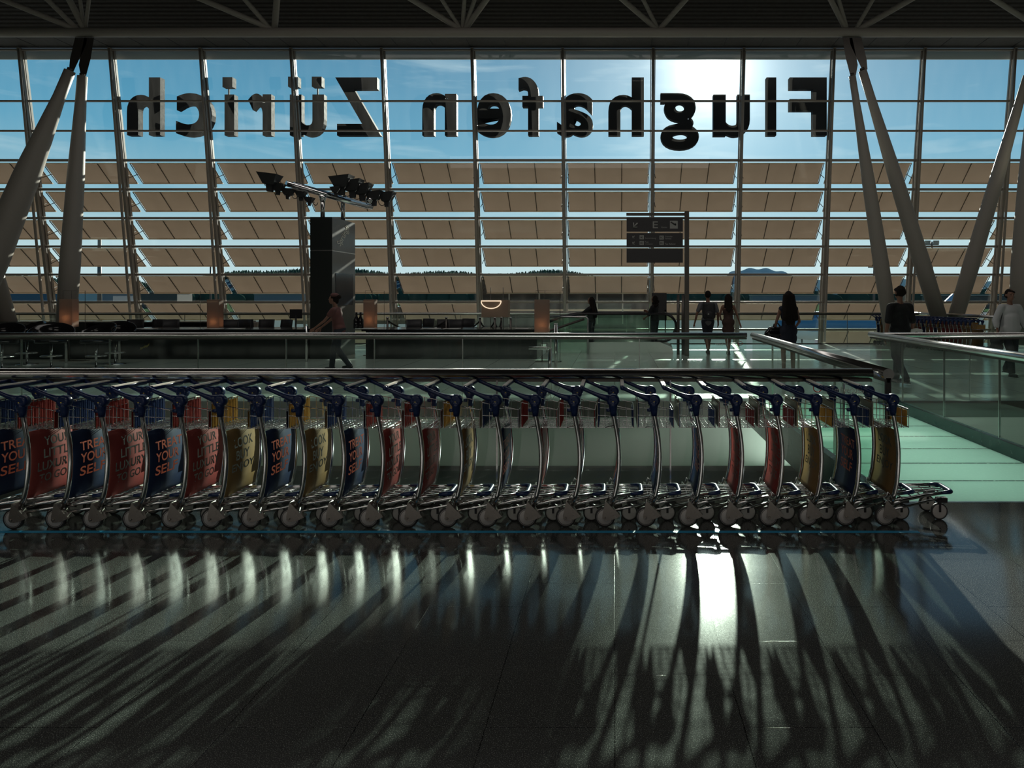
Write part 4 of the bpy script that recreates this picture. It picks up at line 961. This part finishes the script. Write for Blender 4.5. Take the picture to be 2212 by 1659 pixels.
def person(label, px, Y, h, rz, arms, legs, clothes, hair='short', z=0, lean=0.0, head_turn=0):
    """arms: [(elbow, wrist) right, left] ; legs: [(knee, ankle) r, l]; local frame: faces +y, right hand at +x"""
    root = thing('person', label, 'person', (X(px,Y),Y,z), rz); s_ = h/1.75; root.scale = (s_,)*3
    V = Vector; lv = lambda p: V((p[0], p[1]+max(0,p[2]-.95)*lean, p[2]))
    fem = clothes.get('fem', False); sw = .165 if fem else .195
    HC = lv((0,.012,1.635))
    b = MB(); b.ell(HC, (.074,.094,.112)); b.ell(HC+V((0,.035,-.065)), (.050,.058,.055)); b.ell(HC+V((0,.100,-.012)), (.012,.020,.022)); b.ell(HC+V((0,.088,-.055)), (.024,.016,.012))
    for sx in (-1, 1): b.ell(HC+V((sx*.078,-.005,-.01)), (.012,.022,.033)); b.ell(HC+V((sx*.03,.082,.022)), (.018,.012,.008))
    b.cap(lv((0,-.005,1.42)), lv((0,.008,1.56)), .052, .048)
    b.ell(lv((0,0,1.28)), (sw*.88,.105,.16)); b.ell(lv((0,.0,1.09)), (.125 if fem else .145,.088,.15)); b.ell(lv((0,-.01,.95)), (.170 if fem else .160,.115,.13))
    b.cap(lv((-sw*.85,0,1.385)), lv((sw*.85,0,1.385)), .050, .050); b.cap(lv((0,0,1.36)), lv((0,0,1.47)), .085, .05)
    ar_ = []
    for sx, (el, wr) in zip((1,-1), arms):
        sh_ = lv((sx*sw,0,1.375)); el = V(el); wr = V(wr); ar_.append((sh_, el, wr))
        k = .85 if fem else 1
        b.cap(sh_, el, .047*k, .036*k); b.cap(el, wr, .036*k, .025*k); hand(b, wr+(wr-el).normalized()*.015, wr-el, sx)
    for sx, (kn, an) in zip((1,-1), legs):
        hp = V((sx*.088,-.005,.90)); kn = V(kn); an = V(an)
        b.cap(hp, kn, .082, .053); b.cap(kn, kn.lerp(an,.35)+V((0,-.012,0)), .050, .052); b.cap(kn.lerp(an,.35)+V((0,-.012,0)), an, .050, .033)
        b.cap(an+V((0,-.03,-.035)), an+V((0,.12,-.055)), .030, .026)
    remeshed('body', b, .0085, M['skin'], root, 3)
    for sx in (-1,1): obj('eye', MB().ell(HC+V((sx*.029,.086,.008)), (.012,.008,.007), 10, 6), M['black'], root)
    top = clothes.get('top'); G = .016
    if top:
        c = MB(); ll = clothes.get('loose', 0)
        c.ell(lv((0,0,1.28)), (sw*.88+G+ll*.3,.105+G+ll*.3,.17)); c.ell(lv((0,.0,1.09)), ((.125 if fem else .145)+G+ll,.088+G+ll,.17)); c.ell(lv((0,-.01,.97)), (.165+G+ll,.115+G+ll,.11))
        c.cap(lv((-sw*.85,0,1.385)), lv((sw*.85,0,1.385)), .050+G, .050+G); c.cap(lv((0,0,1.15)),lv((0,0,.92)),.13+ll,.14+ll)
        sl = clothes.get('sleeve', .55)
        for sh_, el, wr in ar_:
            if sl <= 0: continue
            if sl <= 1: c.cap(sh_, sh_.lerp(el, sl), .047+G+.006, .047+G)
            else: c.cap(sh_, el, .047+G+ll*.3, .040+G+ll*.3); c.cap(el, el.lerp(wr, sl-1), .040+G+ll*.3, .040+ll*.3)
        remeshed('shirt', c, .013, top, root, 4)
    if clothes.get('dress'):
        c = MB(); c.ell(lv((0,0,1.24)), (sw*.88+G,.105+G,.15)); c.ell(lv((0,0,1.09)), (.125+G,.088+G,.16)); c.ell(lv((0,-.01,.93)), (.172+G,.125+G,.15))
        c.cap(lv((0,-.0,.98)), (0,0,clothes.get('hem',.6)), .15, clothes.get('hemr',.14))
        c.cap(lv((-.1,.02,1.40)), lv((-.1,.02,1.25)), .04, .06); c.cap(lv((.1,.02,1.40)), lv((.1,.02,1.25)), .04, .06)
        c.ell((.05,0,clothes.get('hem',.6)+.1),(.13,.13,.14)); c.ell((-.05,0,clothes.get('hem',.6)+.1),(.13,.13,.14))
        remeshed('dress', c, .013, clothes['dress'], root, 4)
    if clothes.get('trousers'):
        c = MB(); c.ell((0,-.01,.95), (.160+G,.115+G,.11)); en_ = clothes.get('length', 1.0)
        for sx, (kn, an) in zip((1,-1), legs):
            hp = V((sx*.088,-.005,.90)); kn = V(kn); an = V(an); c.cap(hp, kn, .082+G, .053+G+.004)
            if en_ > .3: c.cap(kn, kn.lerp(an, en_), .056+G, .045+G)
        remeshed('trousers', c, .013, clothes['trousers'], root, 3)
    for sx, (kn, an) in zip((1,-1), legs):
        an = V(an); c = MB(); c.cap(an+V((0,-.035,-.038)), an+V((0,.135,-.052)), .042, .036); c.box((an.x-.04,an.y-.07,an.z-.088),(an.x+.04,an.y+.16,an.z-.07)); obj('shoe', c, clothes.get('shoe', M['blackmatt']), root)
    hm = clothes.get('hairmat', M['hair']); c = MB(); c.ell(HC+V((0,-.028,.018)), (.086,.094,.106))
    if hair == 'long':
        for dx, ez in ((-.05,1.30),(0,1.24),(.05,1.30)): c.cap(HC+V((dx,-.06,0)), lv((dx*1.25,-.125,ez)), .062, .035)
        for sx in (-1,1): c.cap(HC+V((sx*.07,-.01,.02)), lv((sx*.095,-.05,1.36)), .035, .03)
    elif hair == 'verylong':
        for dx, ez in ((-.08,1.20),(-.03,1.12),(.03,1.12),(.08,1.20)): c.cap(HC+V((dx*.7,-.06,.01)), lv((dx*1.35,-.14,ez)), .065, .06)
        for sx in (-1,1): c.cap(HC+V((sx*.07,-.01,.02)), lv((sx*.115,-.05,1.38)), .045, .04)
    elif hair == 'curly':
        
        for a in range(44):
            u = -.45+1.45*((a*.618)%1); th = R(165)+R(210)*((a*.381)%1) if u < .45 else a*2.4; rr = math.sqrt(max(0,1-min(u,1)**2))
            c.ell(HC+V(((.078 if u > .35 else .064)*rr*math.cos(th), -.015+.086*rr*math.sin(th), .0+.098*u)), (.034,.034,.030), 8, 6)
    elif hair == 'bun': c.ell(HC+V((0,-.13,.05)), (.05,.05,.05)); c.cap(HC+V((0,-.07,0)), HC+V((0,-.08,-.07)), .05, .04)
    elif hair == 'curlylong':
        for a in range(14): c.ell(HC+V((.085*math.cos(a*1.3),-.05+.04*math.sin(a),.03-.02*a)), (.05,.05,.05), 10, 8)
    remeshed('hair', c, .010, hm, root, 2)
    return root
LST = [((.10,.03,.50),(.10,.0,.085)), ((-.10,.02,.50),(-.10,-.02,.085))]
LWK = [((.08,.16,.52),(.07,.20,.085)), ((-.08,.02,.50),(-.07,-.26,.13))]
LWN = [((.05,.10,.52),(.03,.10,.085)), ((-.05,.04,.50),(-.03,-.22,.14))]
person('man with backpack in grey T-shirt walking away beside a woman', 1529, 19.4, 1.80, 0, [((.28,.02,1.12),(.30,.10,.88)), ((-.30,-.05,1.13),(-.36,.02,.86))], LWN, {'top': M['greytee'], 'trousers': M['denim'], 'sleeve': .7, 'length': .35})
bp = thing('backpack', 'dark backpack on the back of the walking man', 'backpack', (X(1529,19.4),19.2,0))
c = MB(); c.cap((-.10,-.02,1.40),(.10,-.02,1.40),.075,.075); c.cap((-.10,-.03,1.10),(.10,-.03,1.10),.085,.085); c.cap((-.10,-.02,1.40),(-.10,-.03,1.08),.08,.085); c.cap((.10,-.02,1.40),(.10,-.03,1.08),.08,.085); c.ell((0,-.03,1.24),(.15,.09,.22))
remeshed('pack_body', c, .012, M['blackmatt'], bp); obj('front_pocket', MB().ell((0,-.12,1.14),(.11,.04,.09)), M['blackmatt'], bp); obj('pocket_badge', MB().box((-.05,-.165,1.13),(-.01,-.155,1.17)), M['signgrey'], bp)
for sx in (-1,1): obj('shoulder_strap', MB().tube([(sx*.12,0,1.44),(sx*.14,.14,1.48),(sx*.14,.30,1.42),(sx*.14,.34,1.25),(sx*.13,.22,1.10)], .018, 8), M['blackmatt'], bp)
person('woman in short dark dress with long hair walking away beside a man', 1573, 19.3, 1.71, 0, [((.27,.04,1.12),(.36,.10,.88)), ((-.24,.02,1.15),(-.20,.16,1.06))], LWN, {'fem': True, 'dress': M['browndress'], 'hem': .62}, 'long')
person('woman with very long dark hair and navy dress seen from behind, holding a handbag', 1703, 14.15, 1.755, .05, [((.25,.06,1.12),(.20,.20,.98)), ((-.25,.0,1.13),(-.24,.12,.98))], LST, {'fem': True, 'dress': M['navydress'], 'top': M['navydress'], 'sleeve': 0, 'hem': .68, 'hemr': .16}, 'verylong')
hb = thing('handbag', 'bulky black handbag carried by the long-haired woman', 'bag', (X(1679,14.2),14.25,0))
c = MB(); c.cap((-.16,0,.86),(.10,0,.86),.10,.10); c.cap((-.12,0,.94),(.06,0,.94),.08,.08); c.cap((-.19,0,.84),(.14,0,.82),.07,.06)
remeshed('bag_body', c, .012, M['black'], hb)
for yy in (-.03,.03): obj('bag_handle', MB().tube([(-.08,yy,.98),(-.05,yy,1.07),(.02,yy,1.09),(.07,yy,1.03),(.06,yy,.98)], .010, 8), M['blackmatt'], hb)
person('man in black T-shirt turned left, standing in front of the distant trolley row', 1944, 12.9, 1.85, .25, [((.25,-.02,1.10),(.30,.06,.86)), ((-.26,-.02,1.10),(-.27,.03,.86))], LWK, {'top': M['blacktee'], 'trousers': M['denim'], 'sleeve': .9, 'loose': .02}, 'curly')
pp = obj('paper_roll', MB().tube([(0,0,0),(-.10,.02,.03),(-.2,.04,.0)], .035, 10), M['white']); pp.location = (X(1992,12.8),12.8,Z(716,12.8)); tag(pp, 'crumpled white paper in the right hand of the man in black', 'paper')
person('woman in loose white shirt with short curly hair walking towards us at the right edge', 2181, 14.2, 1.80, math.pi, [((.28,.0,1.12),(.30,.10,.90)), ((-.28,.0,1.12),(-.31,.06,.90))], LWK, {'fem': True, 'top': M['whiteshirt'], 'trousers': M['denim'], 'sleeve': 1.5, 'loose': .05}, 'curly')
sb = thing('shoulder_bag', 'dark shoulder bag hanging beside the woman in white', 'bag', (X(2152,14.2),14.15,0)); c = MB(); c.cap((-.02,-.08,.72),(-.02,.08,.72),.09,.09); c.cap((-.02,-.06,.60),(-.02,.06,.60),.10,.10); remeshed('bag_body', c, .012, M['blackmatt'], sb); obj('bag_strap', MB().tube([(-.02,-.05,.8),(.04,-.03,1.1),(.13,0,1.44)], .009, 6), M['blackmatt'], sb)
person('person leaning forward and pushing, pink top, in front of the black pillar', 733, 15.2, 1.70, R(90), [((.20,.28,1.15),(.16,.48,.98)), ((-.20,.26,1.14),(-.16,.50,.97))], LWK, {'fem': True, 'top': M['pink'], 'trousers': M['denim'], 'sleeve': .4}, 'bun', lean=.18)
cap_ = obj('cloth_cap', MB().ell((0,0,0),(.09,.11,.05)), M['pink']); cap_.location = (X(723,15.2),15.2,Z(637.5,15.2)); tag(cap_, 'dusky pink cap on the leaning person by the pillar', 'cap')
person('long-haired person on the escalator with an arm on the handrail', 1277, 20.6, 1.62, R(70), [((.22,.20,1.20),(.20,.42,1.12)), ((-.22,.22,1.20),(-.16,.45,1.14))], LST, {'fem': True, 'top': M['blacktee'], 'trousers': M['denim'], 'sleeve': .9}, 'verylong')
person('curly long-haired person standing at the right end of the escalator', 1414, 20.6, 1.66, R(60), [((.20,.12,1.15),(.10,.26,1.22)), ((-.22,.10,1.13),(-.14,.26,1.05))], LST, {'fem': True, 'top': M['blacktee'], 'trousers': M['denim'], 'sleeve': .9}, 'curlylong')

# ================================================================== OUTSIDE
ZG = -6.5
ap = obj('ground', MB().box((-900,26.5,ZG-.5),(1200,2600,ZG)), M['apron']); ap['kind'] = 'structure'
gr = obj('ground', MB().box((-900,330,ZG),(1200,1200,ZG+.3)), M['grassland']); gr['kind'] = 'structure'
def hill(name, label, Y, pts, m, depth, base=700):
    mb = MB(); top = [P(x,y,Y) for x, y in pts]; n = len(top); vs = []
    for v in top: vs.append((v.x, Y-depth, ZG)); vs.append((v.x, Y, v.z)); vs.append((v.x, Y+depth, ZG))
    fs = []
    for i in range(n-1): a = i*3; fs += [(a,a+3,a+4,a+1),(a+1,a+4,a+5,a+2)]
    mb.add(vs, fs, True); o = obj(name, mb, m); o['kind'] = 'structure'; return o
pts = []
for i in range(140):
    x = -400+i*20; y = 606+6*math.sin(i*.21)+4*math.sin(i*.53)
    if 360 < x < 1300: y -= 21*math.sin((x-360)/940*math.pi)**.6
    pts.append((x, y+random.uniform(-1,1)))
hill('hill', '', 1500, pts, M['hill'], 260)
pts = []
for i in range(60):
    x = 1480+i*5.3; u = i/59; y = 632-52*math.sin(math.pi*u)**1.0+2*math.sin(i*.9)+(0 if u > .3 else 6*math.sin(i*.5)); pts.append((x, min(634, y)))
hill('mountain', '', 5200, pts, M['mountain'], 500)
# treeline on the hill: uncountable woods
tm = MB()
for i in range(1500):
    x = random.uniform(-200, 1380); Y = 1400+random.uniform(-90,90); c = P(x, 0, Y); zt = 606+6*math.sin((x+400)/20*.21)+4*math.sin((x+400)/20*.53)
    if 360 < x < 1300: zt -= 21*math.sin((x-360)/940*math.pi)**.6
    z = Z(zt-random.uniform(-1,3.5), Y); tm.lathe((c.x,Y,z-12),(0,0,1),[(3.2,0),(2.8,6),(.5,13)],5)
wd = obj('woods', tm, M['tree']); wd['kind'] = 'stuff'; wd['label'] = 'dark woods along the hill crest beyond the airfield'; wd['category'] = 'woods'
tm = MB()
for i in range(520):
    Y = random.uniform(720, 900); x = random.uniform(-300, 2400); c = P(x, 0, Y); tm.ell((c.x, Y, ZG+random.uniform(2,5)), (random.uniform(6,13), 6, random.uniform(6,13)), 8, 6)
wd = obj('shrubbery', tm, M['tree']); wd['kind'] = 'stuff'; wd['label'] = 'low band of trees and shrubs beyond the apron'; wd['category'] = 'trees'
def mast(px, Y, top, label, heads=True):
    t = thing('floodlight_mast', label, 'mast', (X(px,Y),Y,ZG)); hh = Z(top,Y)-ZG
    obj('pole', MB().tube([(0,0,0),(0,0,hh)], [.45,.28], 10), M['darksteel'], t)
    if heads: obj('lamp_head', MB().box((-2.0,-.3,hh-.6),(-.5,.3,hh+.3)).box((.5,-.3,hh-.6),(2.0,.3,hh+.3)).box((-2,-.1,hh-1),(2,.1,hh-.6)), M['darksteel'], t)
mast(215, 130, 505, 'tall bare mast seen between the two left struts', False)
mast(455, 260, 568, 'floodlight mast on the left, in front of the wooded hill')
mast(1888, 230, 572, 'floodlight mast on the right, beside the upright strut')
mast(2013, 200, 522, 'floodlight mast on the right between the V struts')
# low concourse wing outside, close to the glass
wg = thing('concourse_wing', 'low dark glazed building wing standing right outside the facade', 'building', (X(1225,31),31,ZG))
xa, xb = X(1036,31)-X(1225,31), X(1402,31)-X(1225,31)
obj('glazed_wall', MB().box((xa,0,0),(xb,4,Z(604,31)-ZG)), M['black'], wg); obj('roof_edge', MB().box((xa-.1,-.1,Z(604,31)-ZG),(xb+.1,4.1,Z(601,31)-ZG)), M['louvreframe'], wg)
obj('window_band', MB().box((xa+.1,-.02,Z(672,31)-ZG),(xb-.1,0,Z(668,31)-ZG)), M['louvreframe'], wg)
for q in (1100,1165,1290,1345): obj('vertical_joint', MB().box((X(q,31)-X(1225,31)-.03,-.03,Z(700,31)-ZG),(X(q,31)-X(1225,31)+.03,0,Z(604,31)-ZG)), M['frame'], wg)
pr = thing('passenger_bridge', 'dark low passenger bridge outside beneath the sunshades, left of the sign', 'building', (X(940,34),34,ZG)); 
obj('bridge_tube', MB().box((X(640,34)-X(940,34),0,Z(700,34)-ZG),(X(1040,34)-X(940,34),3,Z(663,34)-ZG)), M['darksteel'], pr); obj('bridge_leg', MB().box((-.4,1,0),(.4,2,Z(700,34)-ZG)), M['darksteel'], pr)
# airliner
pa = thing('airliner', 'light blue and white airliner parked beyond the glass at the right', 'airplane', (X(1872,95),95,ZG)); L_ = 13
fz = Z(702,95)-ZG
n_ = 16
prof = [(.05,-L_),(.9,-L_+1),(1.6,-L_+3),(1.9,-L_+5),(1.9,L_-7),(1.3,L_-3),(.5,L_)]
obj('fuselage', MB().lathe((0,0,fz),(1,0,0),prof,24), M['planeblue'], pa)
obj('belly', MB().lathe((0,0,fz-.35),(1,0,0),[(r_*.93,h_) for r_,h_ in prof],24), M['white'], pa)
obj('wing', MB().prism([(-2,0),(1.5,0),(4.5,-11),(3,-11)],2,fz-.9,fz-.6), M['white'], pa); obj('wing', MB().prism([(-2,0),(1.5,0),(4.5,11),(3,11)],2,fz-.9,fz-.6), M['white'], pa)
obj('tail_fin', MB().prism([(L_-4.5,fz+1),(L_-.5,fz+.8),(L_+1,fz+4.6),(L_-.8,fz+4.6)],1,-.15,.15), M['planeblue'], pa)
for yy in (-4,4): obj('engine', MB().lathe((-.5,yy,fz-1.6),(1,0,0),[(.5,-1.3),(.75,-1.1),(.75,.6),(.45,1.4)],16), M['white'], pa)
for xx,yy in ((-9,0),(1,-2),(1,2)): obj('landing_gear', MB().tube([(xx,yy,.3),(xx,yy,fz-1.5)],.12,8).lathe((xx,yy-.2,.45),(0,1,0),[(.45,0),(.45,.4)],14), M['blackmatt'], pa)
tk = thing('service_truck', 'small red and white service truck on the apron', 'truck', (X(1752,70),70,ZG))
obj('cab', MB().box((-1.2,-1,.9),(.6,1,3.0)), M['red'], tk); obj('cargo_box', MB().box((.7,-1.1,.9),(4.2,1.1,3.6)), M['white'], tk); obj('window', MB().box((-1.22,-.8,1.9),(-1.15,.8,2.7)), M['screen'], tk)
for xx in (-.5,3.3): obj('wheel', MB().lathe((xx,-1.05,.45),(0,1,0),[(.45,0),(.45,2.1)],16), M['tyre'], tk)
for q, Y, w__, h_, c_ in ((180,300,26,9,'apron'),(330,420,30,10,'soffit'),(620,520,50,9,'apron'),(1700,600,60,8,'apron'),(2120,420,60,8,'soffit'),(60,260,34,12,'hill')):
    names = {180:'pale airport hangar seen right of the leftmost strut',330:'grey flat airfield building left of the middle lantern',620:'long pale hangar behind the pillar',1700:'long pale airfield building beyond the long-haired woman',2120:'grey flat building beyond the far trolleys',60:'bluish airport building at the far left'}
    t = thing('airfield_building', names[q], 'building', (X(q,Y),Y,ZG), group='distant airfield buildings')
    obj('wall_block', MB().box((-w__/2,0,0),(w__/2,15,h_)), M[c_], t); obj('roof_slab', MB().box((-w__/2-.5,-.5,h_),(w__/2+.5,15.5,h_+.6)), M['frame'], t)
